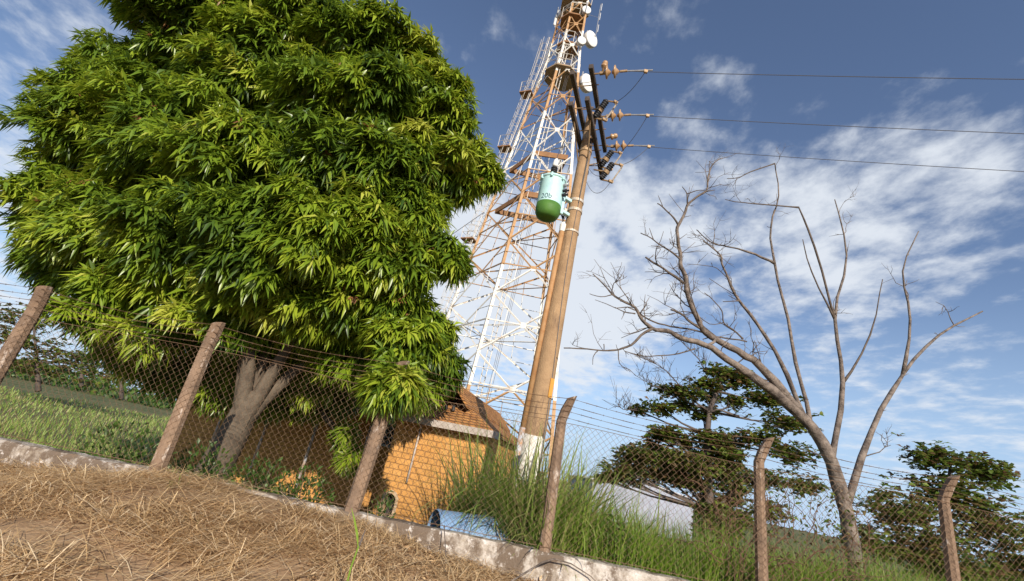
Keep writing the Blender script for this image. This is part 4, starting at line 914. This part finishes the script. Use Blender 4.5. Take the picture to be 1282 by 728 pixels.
    for i, (pl, r0, r1) in enumerate(B):
        pts = spl([Vector(at(*q)) for q in pl]); k = len(pts)
        rr = [(r0 + (r1 - r0) * (j / (k - 1)) ** .6) * .92 * (1 + .22 * noise.noise(pts[j] * 9) + .1 * noise.noise(pts[j] * 23)) for j in range(k)]
        for j in range(1, k - 1): pts[j] = pts[j] + Vector((noise.noise(pts[j] * 4), noise.noise(pts[j] * 4 + Vector((9, 0, 0))), noise.noise(pts[j] * 4 + Vector((0, 9, 0))))) * min(.045, .008 + rr[j] * .8)
        thin = MB(); thin.tube(pts, rr, 9 if max(r0, r1) > .05 else 6)
        def grow(p, d, Lg, r, dep):
            q = [p]; n = 4
            for z_ in range(n):
                d = (d + Vector((rnd.gauss(0, .28), rnd.gauss(0, .28), rnd.gauss(.05, .25)))).normalized(); q.append(q[-1] + d * Lg / n)
            thin.tube(q, [r * (1 - .65 * z_ / n) for z_ in range(n + 1)], 4)
            if dep:
                for z_ in range(rnd.choice((2, 3))): 
                    j_ = rnd.randrange(1, n); sd2 = (d + Vector((rnd.gauss(0, .8), rnd.gauss(0, .8), rnd.gauss(.1, .6)))).normalized(); grow(q[j_], sd2, Lg * rnd.uniform(.4, .7), r * .6, dep - 1)
        for j in range(2, k - 1):                         # crooked fine branching
            if (rnd.random() < .13 if pl[0][0] < 930 else rnd.random() < .22) and rr[j] < .085 and len(pl) > 3:
                d = (pts[j + 1] - pts[j]).normalized() + Vector((rnd.gauss(0, .7), rnd.gauss(0, .5), rnd.gauss(.3, .5))); grow(pts[j], d.normalized(), rnd.uniform(.35, .95), min(.014, rr[j] * .55), 2)
        if len(pl) > 3:                                   # spur twigs
            for j in range(2, k - 2):
                if rnd.random() < .33 and rr[j] < .06:
                    d = Vector((rnd.uniform(-1, 1), rnd.uniform(-1, 1), rnd.uniform(-.3, 1))).normalized(); Lt = rnd.choice((.06, .1, .18, .35, .5)) * rnd.uniform(.7, 1.2)
                    thin.tube([pts[j], pts[j] + d * Lt * .5, pts[j] + d * Lt + Vector((0, 0, .03))], [min(.008, rr[j] * .6), .006, .004], 4)
                    if rnd.random() < .5:
                        d2 = (d + Vector((rnd.uniform(-1, 1), rnd.uniform(-1, 1), rnd.uniform(-.2, 1)))).normalized(); thin.tube([pts[j] + d * Lt * .5, pts[j] + d * Lt * .5 + d2 * Lt * .7], [.006, .003], 4)
        thin.build('trunk' if i == 0 else 'branch', M['pale_bark'] if max(r0, r1) > .035 else M['dead_twig'], t, smooth=True)
dead_tree()

def broad_leaf(P, D, rng, ln):
    n = len(P); return leaves(P, D, np.tile([0, 0, 1.0], (n, 1)) + rng.normal(0, .35, (n, 3)), ln, ln * rng.uniform(.5, .62, n), .12, .1, (.62, 1))
def almond(name, label, base_px, tiers, Y, seed, trunk, mt='almond', lsz=(.15, .25), dens=760, extra=()):
    rng = np.random.default_rng(seed); rnd = random.Random(seed)
    tp = [Vector(at(x, y, yy)) for (x, y, yy) in trunk]; b = tp[0]
    t = thing(name, label, 'tree', tuple(b)); mb = MB(); limb(mb, tp, .17, .05, 9); mb.build('trunk', M['twig'], t, smooth=True)
    Ps, Ds = [], []
    for (px, py, rx, ry, dy) in tiers:
        c = at(px, py, Y + dy); dep = (c - CO) @ FW; wx, wz = rx / FPX * dep, ry / FPX * dep
        n = int(dens * wx * max(wx, .6) * 1.6) + 10
        # whorls of leaves on a flat spray
        m_ = max(6, n // 7); q = rng.normal(0, .45, (m_, 3)) * np.array([wx, wx * .8, wz]); q[:, 2] += .12 * wz * np.sin(q[:, 0] * 5 + px)
        C = c + q
        for k in range(7):
            az = rng.uniform(0, 6.283, m_); Ps.append(C + rng.normal(0, .03, (m_, 3))); Ds.append(np.stack([np.cos(az), np.sin(az), rng.uniform(-.35, .55, m_)], 1))
        # bough from the trunk
        cv = Vector(c); s = min(tp, key=lambda v: abs(v.z - (cv.z - .3)) + .0 * (v - cv).length); s = Vector(s)
        mb = MB(); m1 = s.lerp(cv, .55) + Vector((0, 0, -.08)); limb(mb, [s, m1, cv], .05, .012, 6)
        for k in range(8): limb(mb, [m1.lerp(cv, rnd.random()), Vector(C[rnd.randrange(m_)])], .014, .005, 4)
        mb.build('bough', M['twig'], t, smooth=True)
    P = np.concatenate(Ps); D = norm(np.concatenate(Ds)); V, F = broad_leaf(P, D, rng, rng.uniform(*lsz, len(P)))
    npmesh('crown', V, F, M[mt], t)
    for (pl, r0) in extra:
        pts = [Vector(at(*q)) for q in pl]; mb = MB(); limb(mb, pts, r0, .006, 5)
        for i in range(1, len(pts)):
            for k in range(8):
                s = pts[i - 1].lerp(pts[i], rnd.random()); d = Vector((rnd.uniform(-1, .4), rnd.uniform(-.6, .6), rnd.uniform(-.2, 1))).normalized() * rnd.uniform(.2, .6)
                e = s + d; limb(mb, [s, s + d * .5 + Vector((0, 0, .05)), e], .009, .004, 4)
                for w in range(2): limb(mb, [s + d * rnd.uniform(.3, .9), e + Vector((rnd.uniform(-.3, .2), rnd.uniform(-.2, .2), rnd.uniform(0, .3)))], .006, .004, 3)
        mb.build('bare_bough', M['twig'], t, smooth=True)
almond('broad_leaved_tree', 'dark broad-leaved tree with flat tiers of leaves behind the fence on the right', None,
       [(905, 468, 26, 10, 0), (925, 478, 26, 11, .3), (885, 482, 20, 7, -.2), (838, 489, 20, 7, 0), (862, 493, 20, 7, -.4), (893, 498, 18, 8, .5), (828, 512, 22, 8, -.2), (855, 508, 16, 7, .4), (797, 513, 10, 5, 0), (880, 520, 16, 8, .3), (920, 505, 12, 7, .2),
        (835, 541, 22, 8, -.2), (855, 553, 22, 8, .2), (825, 548, 14, 7, .5), (890, 547, 24, 9, -.3), (915, 553, 18, 11, .3), (905, 575, 18, 8, 0), (870, 570, 18, 7, .4),
        (800, 570, 26, 10, -.5), (830, 578, 28, 12, -.3), (785, 588, 26, 10, -.2), (850, 590, 22, 9, 0), (770, 598, 14, 7, 0), (810, 594, 28, 11, .3), (838, 598, 24, 11, .5), (780, 598, 22, 9, .2), (862, 602, 20, 10, -.2), (755, 600, 12, 7, .3), (790, 575, 22, 10, .4), (820, 562, 22, 9, .5), (880, 585, 26, 12, -.6), (900, 562, 24, 12, .6), (885, 640, 18, 12, -.5), (910, 668, 20, 14, .2), (880, 662, 14, 10, .3), (845, 575, 22, 11, -.5), (912, 570, 22, 12, -.5), (922, 592, 18, 14, .5), (922, 612, 18, 14, 0), (908, 632, 22, 13, .5), (925, 655, 20, 15, 0), (900, 655, 16, 12, -.2), (870, 588, 18, 9, .3), (905, 588, 22, 12, -.4), (890, 625, 20, 12, .4), (915, 645, 20, 14, -.3), (905, 600, 22, 13, .3), (875, 610, 14, 7, .2), (920, 625, 14, 12, .2), (898, 640, 12, 9, 0), (860, 606, 12, 5, 0),
        (960, 500, 30, 11, .2), (985, 530, 30, 12, 0), (950, 550, 28, 12, -.3), (990, 570, 30, 13, .2), (955, 600, 30, 13, .2), (1010, 610, 26, 12, 0), (960, 640, 26, 13, 0)],
       15, 21, [(889, 700, 15), (888, 640, 15), (886, 585, 15), (885, 545, 15), (888, 515, 15), (897, 490, 15.1), (905, 465, 15.2)],
       extra=[([(872, 505, 15), (850, 482, 14.8), (835, 465, 14.7), (820, 455, 14.6), (800, 447, 14.5)], .03), ([(850, 500, 15), (830, 488, 14.8), (812, 480, 14.7), (795, 470, 14.6)], .025), ([(885, 470, 15), (875, 450, 14.8), (860, 435, 14.7), (850, 425, 14.6)], .025), ([(830, 512, 15), (800, 514, 14.8), (780, 513, 14.6), (770, 503, 14.6)], .02), ([(925, 522, 14.9), (900, 513, 14.8), (885, 515, 14.8)], .05)])
almond('background_tree', 'darker bushy tree beyond the fence at the far right side', None,
       [(1130, 640, 50, 24, 0), (1190, 620, 50, 26, 0), (1240, 660, 50, 26, 0), (1160, 690, 55, 26, 0), (1230, 590, 40, 20, 0), (1170, 575, 36, 16, 0), (1270, 710, 45, 26, 0), (1090, 680, 36, 22, 0), (1200, 720, 55, 22, 0)],
       19, 33, [(1190, 800, 19), (1188, 720, 19), (1185, 640, 19), (1190, 580, 19)], lsz=(.2, .34), dens=420)

almond('background_tree', 'dark rounded tree far behind the fence at the left edge', None,
       [(20, 425, 34, 16, 0), (60, 440, 34, 16, 0), (40, 400, 30, 14, .4), (90, 455, 30, 14, .5), (0, 400, 30, 18, 0), (120, 470, 26, 14, 0), (40, 460, 40, 14, 0)],
       34, 41, [(48, 490, 34), (46, 450, 34), (42, 410, 34)], lsz=(.3, .5), dens=60)
almond('background_tree', 'small pale green tree far off between the two leftmost fence posts', None,
       [(100, 445, 14, 9, 0), (112, 452, 14, 8, .3), (90, 450, 12, 8, 0)], 40, 42, [(102, 485, 40), (102, 465, 40), (102, 445, 40)], lsz=(.3, .5), dens=60)
almond('background_tree', 'low far tree just left of the mango crown, its top level with the fence wires', None,
       [(150, 455, 20, 10, 0), (168, 462, 18, 10, .4), (138, 462, 16, 9, 0)], 38, 43, [(152, 500, 38), (152, 475, 38), (152, 455, 38)], lsz=(.3, .5), dens=60)
def far_woods():
    rng = np.random.default_rng(150); n = 16000; x = np.concatenate([rng.uniform(-260, -22, n * 3 // 4), rng.uniform(75, 260, n // 4)]); y = rng.uniform(85, 110, n)
    hmax = 3.4 + 3.2 * np.array([noise.noise(Vector((a * .06, b * .05, 5))) + .5 * noise.noise(Vector((a * .25, b * .2, 8))) for a, b in zip(x, y)])
    P = np.stack([x, y, -.4 + np.maximum(hmax, .8) * rng.random(n) ** .6], 1); ln = rng.uniform(.6, 1.3, n); D = rng.normal(0, 1, (n, 3))
    V, F = leaves(P, D, rng.normal(0, 1, (n, 3)), ln, ln * .6, .1, .1, (.5, 1)); o = npmesh('far_woods', V, F, M['shrub']); tag(o, 'low belt of distant woods along the horizon', 'woods', kind='stuff')
far_woods()
# ------------------------------------------------------------------ shrubs, grass, straw
def small_shrub(name, label, x, y, z, rx, rz, n, mt, seed, cat='shrub', lsz=(.05, .12), group=None):
    rng = np.random.default_rng(seed); t = thing(name, label, cat, (x, y, z), group=group)
    v = norm(rng.normal(0, 1, (n, 3))); v[:, 2] = np.abs(v[:, 2]); C = np.array([x, y, z + .05]) + v * (rng.random((n, 1)) ** .5) * np.array([rx, rx * .6, rz])
    D = norm(v + rng.normal(0, .5, (n, 3)) + np.array([0, 0, .2]))
    V, F = leaves(C, D, np.tile([0, 0, 1.0], (n, 1)) + rng.normal(0, .4, (n, 3)), rng.uniform(*lsz, n), rng.uniform(lsz[0] * .4, lsz[1] * .45, n), .1, .15, (.45, 1))
    npmesh('foliage', V, F, M[mt], t); mb = MB()
    for k in range(14):
        c = C[rng.integers(n)]; mb.tube([(x + rng.normal(0, rx * .2), y, z), tuple((c + np.array([x, y, z])) / 2 + np.array([0, 0, .05])), tuple(c)], [.01, .007, .004], 4)
    mb.build('stems', M['twig'], t); return t
sh = [(-2.25, 7.1, .5, .62, 900, 'dark green shrub under the mango tree just behind the fence, beside the leaning post'), (-2.95, 7.3, .6, .6, 1000, 'low dark bushy shrub behind the fence under the hanging mango leaves'), (-3.8, 7.3, .6, .62, 900, 'dark shrub behind the fence below the left porch post'), (-1.15, 7.2, .22, .5, 260, 'small dark weed bush between the leaning post and the brick corner'), (-5.0, 7.4, .7, .7, 900, 'dark shrub furthest left behind the low wall under the tree')]
for i, (x, y, rx, rz, n, lb) in enumerate(sh): small_shrub('shrub', lb, x, y, .3, rx, rz + .15, n, 'shrub', 50 + i)
small_shrub('leafy_weed', 'bright green leafy weed among the grass near the wall at lower right', 2.65, 6.95, .35, .4, .55, 420, 'weed', 61, 'weed', (.06, .13))
small_shrub('leafy_weed', 'yellow-green leafy weed in front of the grass at the right edge of the fence', 3.35, 7.0, .35, .42, .62, 420, 'weed', 62, 'weed', (.06, .13))

for i, (x, y, rx, rz, lb) in enumerate(((2.2, 7.2, .3, .5, 'green leafy weed standing in the grass left of the brighter weeds at lower right'), (3.0, 7.4, .4, .7, 'taller leafy weed deeper in the grass, between the two bright weeds'), (4.1, 7.1, .45, .7, 'wide leafy weed in front of the dry vines, right of the other weeds'))):
    small_shrub('leafy_weed', lb, x, y, .35, rx, rz, 420, 'weed', 64 + i, 'weed', (.05, .12))
def clump(label, x, y, n, ln, seed, spread=.16, lean=.75):
    rng = np.random.default_rng(seed); z = ground_z(x, y); t = thing('tall_grass_clump', label, 'grass clump', (x, y, z), group='tall grass clumps behind the fence')
    r = spread * np.sqrt(rng.random(n)); a = rng.uniform(0, 6.283, n); P = np.stack([x + r * np.cos(a), y + r * np.sin(a), np.full(n, z - .05)], 1)
    L = rng.uniform(.5, 1.15, n) * ln * 1.4; az = a + rng.normal(0, .7, n)
    V, F = blades(P, rng.uniform(.03, .5, n), L, rng.uniform(.022, .056, n), np.abs(rng.normal(lean * 1.5, .75, n)), az, 6)
    npmesh('blades', V, F, M['guinea'], t); return t
CL = [(.42, 8.05, 260, 1.55, 'tall arching grass clump leftmost against the orange wall, beside the blue drum', 1.0), (.78, 7.75, 330, 1.55, 'dense tall grass clump in front of the whitewashed pole foot', .8), (.95, 7.6, 300, 1.5, 'tall grass clump right behind the concrete post bent at its top', .75),
      (1.3, 7.7, 320, 1.55, 'tall grass clump just right of the bent concrete post, blades fanning right', .85), (1.72, 7.9, 260, 1.45, 'shorter tall-grass clump right of the post, just left of the pale building', .9), (2.35, 8.3, 230, 1.25, 'loose tall grass tuft in front of the pale building', 1.0), (3.1, 8.8, 220, 1.25, 'tall grass tuft at the right end of the pale building below the broad-leaved tree', 1.0), (1.12, 6.98, 170, 1.0, 'grass clump low behind the wall right at the foot of the bent post', .8), (.15, 8.3, 160, 1.6, 'sparse grass clump at the foot of the orange wall with brownish blades', 1.0)]
for i, (x, y, n, ln, lb, le) in enumerate(CL): clump(lb, x, y, n, ln, 70 + i, .2 if x < 2 else .4, le)
def ground_cover():
    rng = np.random.default_rng(140); n = 9000; x = rng.uniform(1.5, 9, n); y = 6.75 + 2.2 * rng.random(n) ** 1.3
    hmax = .28 + .5 * np.array([max(0, .5 + noise.noise(Vector((a * 1.7, b * 1.7, 31)))) for a, b in zip(x, y)])
    keep = rng.random(n) < np.clip((hmax - .3) * 2.6, 0, 1); x, y, hmax = x[keep], y[keep], hmax[keep]; n = len(x)
    P = np.stack([x, y, np.array([ground_z(a, b) for a, b in zip(x, y)]) + hmax * rng.uniform(.35, 1.15, n)], 1); D = rng.normal(0, 1, (n, 3)) * np.array([1, 1, .45]); ln = rng.uniform(.05, .15, n)
    V, F = leaves(P, D, np.tile([0, 0, 1.0], (n, 1)) + rng.normal(0, .4, (n, 3)), ln, ln * rng.uniform(.35, .6, n), .15, .15, (.45, 1))
    o = npmesh('ground_cover', V, F, M['shrub']); tag(o, 'leafy green weeds growing through the rank grass behind the wall', 'weeds', kind='stuff')
ground_cover()
def low_grass():
    rng = np.random.default_rng(90); n = 26000
    x = rng.uniform(.9, 12, n); y = 6.72 + 5.2 * rng.random(n) ** 1.5
    dens = np.clip((x - .9) / .8, .15, 1); k = rng.random(n) < dens; x, y = x[k], y[k]; n = len(x)
    z = np.array([ground_z(a, b) for a, b in zip(x, y)]) - .03
    hh = 1.14 + .45 * np.array([noise.noise(Vector((a * 1.6, b * 1.6, 2))) for a, b in zip(x, y)])
    L = rng.uniform(.55, 1.1, n) * hh * (1.05 + .04 * (y - 6.7))
    V, F = blades(np.stack([x, y, z], 1), rng.uniform(0, .3, n), L, rng.uniform(.006, .02, n), np.abs(rng.normal(.7, .55, n)), rng.uniform(0, 6.283, n), 4)
    o = npmesh('grass', V, F, M['lawn']); tag(o, 'thick green rank grass behind the low wall on the right', 'grass', kind='stuff')
    # seed stalks
    n = 1500; x = rng.uniform(1.6, 11, n); y = rng.uniform(7.0, 10.5, n); z = np.array([ground_z(a, b) for a, b in zip(x, y)])
    V, F = blades(np.stack([x, y, z], 1), rng.uniform(0, .15, n), rng.uniform(.85, 1.35, n), np.full(n, .007), rng.uniform(.1, .5, n), rng.uniform(0, 6.28, n), 5)
    o = npmesh('seed_stalks', V, F, M['seed']); tag(o, 'thin dry seed stalks standing above the green grass', 'grass', kind='stuff')
low_grass()
def yard_grass():
    rng = np.random.default_rng(95); n = 9000
    x = rng.uniform(-9, .5, n); y = rng.uniform(6.7, 9.2, n); z = np.array([ground_z(a, b) for a, b in zip(x, y)]) - .02
    V, F = blades(np.stack([x, y, z], 1), rng.uniform(0, .5, n), rng.uniform(.12, .42, n), rng.uniform(.006, .014, n), np.abs(rng.normal(.6, .5, n)), rng.uniform(0, 6.283, n), 3)
    o = npmesh('yard_grass', V, F, M['lawn']); tag(o, 'short grass and weeds in the shady yard behind the left fence', 'grass', kind='stuff')
yard_grass()
def field_grass():
    rng = np.random.default_rng(97); n = 22000; d = 8 + 50 * rng.random(n) ** 1.6; a = rng.uniform(-1.15, -.42, n); x = d * np.sin(a); y = d * np.cos(a) + 3
    k = y > 7; x, y, d = x[k], y[k], d[k]; n = len(x); z = np.array([ground_z(p, q) for p, q in zip(x, y)])
    tuft = np.array([max(.15, .6 + noise.noise(Vector((p * .5, q * .5, 44)))) for p, q in zip(x, y)])
    V, F = blades(np.stack([x, y, z], 1), rng.uniform(0, .4, n), rng.uniform(.2, .55, n) * tuft, .006 + .0016 * d * rng.uniform(.5, 1, n), rng.uniform(.3, 1.2, n), rng.uniform(0, 6.283, n), 3)
    o = npmesh('field_grass', V, F, M['guinea']); tag(o, 'rough tufted grass in the open field behind the left fence', 'grass', kind='stuff')
field_grass()
def straw():
    rng = np.random.default_rng(101); n = 80000
    x = rng.uniform(-8, 2.4, n); y = 2.0 + 4.4 * rng.random(n) ** .75
    patch = np.array([noise.noise(Vector((a * 1.1, b * 1.3, 12))) for a, b in zip(x, y)])
    k = rng.random(n) < np.clip(1.05 - (x + .6) / 1.6, .1, 1) * np.clip(.75 + 1.6 * patch, .12, 1); x, y = x[k], y[k]; n = len(x)
    g = np.array([ground_z(a, b) for a, b in zip(x, y)])
    az = np.array([noise.noise(Vector((a * .9, b * .9, 6))) for a, b in zip(x, y)]) * 4 + rng.normal(0, .8, n) + .6
    Ln = rng.uniform(.1, .55, n); tilt = rng.normal(.05, .22, n)
    d = np.stack([np.cos(az) * np.cos(tilt), np.sin(az) * np.cos(tilt), np.sin(tilt)], 1); c = np.stack([x, y, g + .008 + np.abs(rng.normal(0, .035, n))], 1)
    sdv = norm(np.cross(d, np.array([0, 0, 1.0]))) * rng.uniform(.0014, .0042, n)[:, None]
    a0, a1 = c - d * Ln[:, None] / 2, c + d * Ln[:, None] / 2; m_ = c + np.array([0, 0, 1.0]) * (Ln * rng.uniform(.0, .09, n))[:, None]
    V = np.stack([a0 - sdv, a0 + sdv, m_ - sdv, m_ + sdv, a1 - sdv * .5, a1 + sdv * .5], 1).reshape(-1, 3)
    F = (np.arange(n)[:, None, None] * 6 + np.array([(0, 1, 3, 2), (2, 3, 5, 4)])).reshape(-1, 4)
    o = npmesh('straw', V, F, M['straw']); tag(o, 'thick layer of dry straw heaped on the ground before the low wall', 'straw', kind='stuff')
    n = 16000; x = rng.uniform(-1.3, 4, n); y = rng.uniform(2.4, 6.36, n); g = np.array([ground_z(a, b) for a, b in zip(x, y)])
    D = rng.normal(0, 1, (n, 3)) * np.array([1, 1, .25]); ln = rng.uniform(.025, .09, n)
    V, F = leaves(np.stack([x, y, g + .012 + np.abs(rng.normal(0, .015, n))], 1), D, np.tile([0, 0, 1.0], (n, 1)) + rng.normal(0, .4, (n, 3)), ln, ln * rng.uniform(.25, .5, n), .05, .3, (.45, 1))
    o = npmesh('leaf_litter', V, F, M['litter']); tag(o, 'brown dead leaves and chaff scattered below the low wall', 'leaf litter', kind='stuff')
straw()

def sprouts():
    rng = np.random.default_rng(120); C = rng.uniform((-4, 2.8), (2.2, 6.2), (26, 2)); Ps = []
    for c in C:
        m_ = rng.integers(4, 11); q = c + rng.normal(0, .035, (m_, 2)); Ps += [(a, b, ground_z(a, b)) for a, b in q]
    P = np.array(Ps); n = len(P)
    V, F = blades(P, rng.uniform(.1, .8, n), rng.uniform(.05, .17, n), rng.uniform(.004, .01, n), rng.uniform(.2, 1.2, n), rng.uniform(0, 6.283, n), 3)
    o = npmesh('green_sprouts', V, F, M['lawn']); tag(o, 'scattered small green sprouts poking through the dry straw', 'weeds', kind='stuff')
sprouts()
def dry_vines():
    """tangle of dead climber on the fence at the right"""
    rnd = random.Random(3); mb = MB()
    for k in range(80):
        p = Vector((rnd.uniform(3.1, 5.4), WALL_Y - .02 + rnd.uniform(-.04, .25), rnd.uniform(.7, 1.6))); pts = [p]; d = Vector((rnd.uniform(-1, 1), 0, 1)).normalized()
        for i in range(rnd.randrange(6, 14)):
            d = (d + Vector((rnd.uniform(-.9, .9), rnd.uniform(-.35, .35), rnd.uniform(-.8, .75)))).normalized(); p = p + d * .11
            p.y = min(max(p.y, WALL_Y - .06), WALL_Y + .4); p.z = min(p.z, 2.35); pts.append(p.copy())
        mb.tube(pts, [.006 - .003 * i / len(pts) for i in range(len(pts))], 4)
    t = thing('dry_vine', 'tangle of brown leafless vine climbing the fence at the right', 'vine', (4.2, WALL_Y + .1, .7)); mb.build('stems', M['vine'], t)
    rng = np.random.default_rng(4); n = 700; C = np.stack([rng.uniform(3.2, 5.4, n), WALL_Y + rng.uniform(0, .4, n), rng.uniform(.8, 2.2, n)], 1)
    V, F = leaves(C, rng.normal(0, 1, (n, 3)), rng.normal(0, 1, (n, 3)), rng.uniform(.04, .09, n), rng.uniform(.02, .05, n), .1, .2, (.45, 1)); npmesh('withered_leaves', V, F, M['almond'], t)
dry_vines()

def front_bits():
    # green shoot standing in the straw
    b = Vector(at(432, 740, 3.6)); j = Vector(at(449, 684, 3.75)); t = thing('grass_shoot', 'single green grass shoot with a dark broken stem growing out of the straw', 'grass shoot', tuple(b))
    mb = MB(); mb.tube([b - Vector((.03, 0, .1)), b, b.lerp(j, .5) + Vector((-.008, 0, 0)), j], [.007, .007, .006, .006], 6); mb.build('stalk', M['lawn'], t)
    def ribbon(name, pts, w, m):
        pts = [Vector(p) for p in pts]; V = []; n = len(pts)
        for i, p in enumerate(pts):
            s = w[i] / 2; V += [p + Vector((-s, 0, s * .1)), p + Vector((0, .3 * s, 0)), p + Vector((s, 0, -s * .1))]
        F = []
        for i in range(n - 1):
            for q in (0, 1): F.append((3 * i + q, 3 * i + q + 1, 3 * i + q + 4, 3 * i + q + 3))
        m2 = MB(); m2.add(V, F); m2.build(name, m, t)
    ribbon('blade', [at(448, 684, 3.75), at(447, 668, 3.8), at(444, 652, 3.85), at(440, 636, 3.9)], [.006, .02, .016, .002], M['lawn'])
    ribbon('blade', [at(449, 686, 3.75), at(453, 675, 3.78), at(458, 662, 3.8)], [.01, .014, .004], M['twig'])
    for (pl, lb) in (([(553, 690, 6.1), (560, 702, 5.7), (566, 716, 5.3), (570, 732, 5.0)], 'thin pale dry twig leaning on the wall below the blue drum'), ([(556, 658, 6.3), (557, 676, 6.2), (559, 712, 5.9)], 'thin upright dark twig in front of the wall below the blue drum')):
        pts = [Vector(at(*q)) for q in pl]; mb = MB(); mb.tube(pts, [.007, .006, .006, .005][:len(pts)], 5); tag(mb.build('dry_twig', M['straw'] if 'pale' in lb else M['twig'], org=tuple(pts[-1])), lb, 'twig')
    pts = [Vector(at(*q)) for q in ((640, 728, 5.6), (662, 715, 5.9), (678, 705, 6.1), (694, 700, 6.25), (715, 706, 6.3), (740, 722, 6.3), (752, 735, 6.3))]; mb = MB(); mb.tube(pts, [.009, .010, .010, .009, .008, .007, .005], 6)
    t2 = mb.build('dry_branch', M['pale_bark'], org=tuple(pts[0]), smooth=True); tag(t2, 'curved dead branch lying against the low wall below the bent post', 'branch')
front_bits()
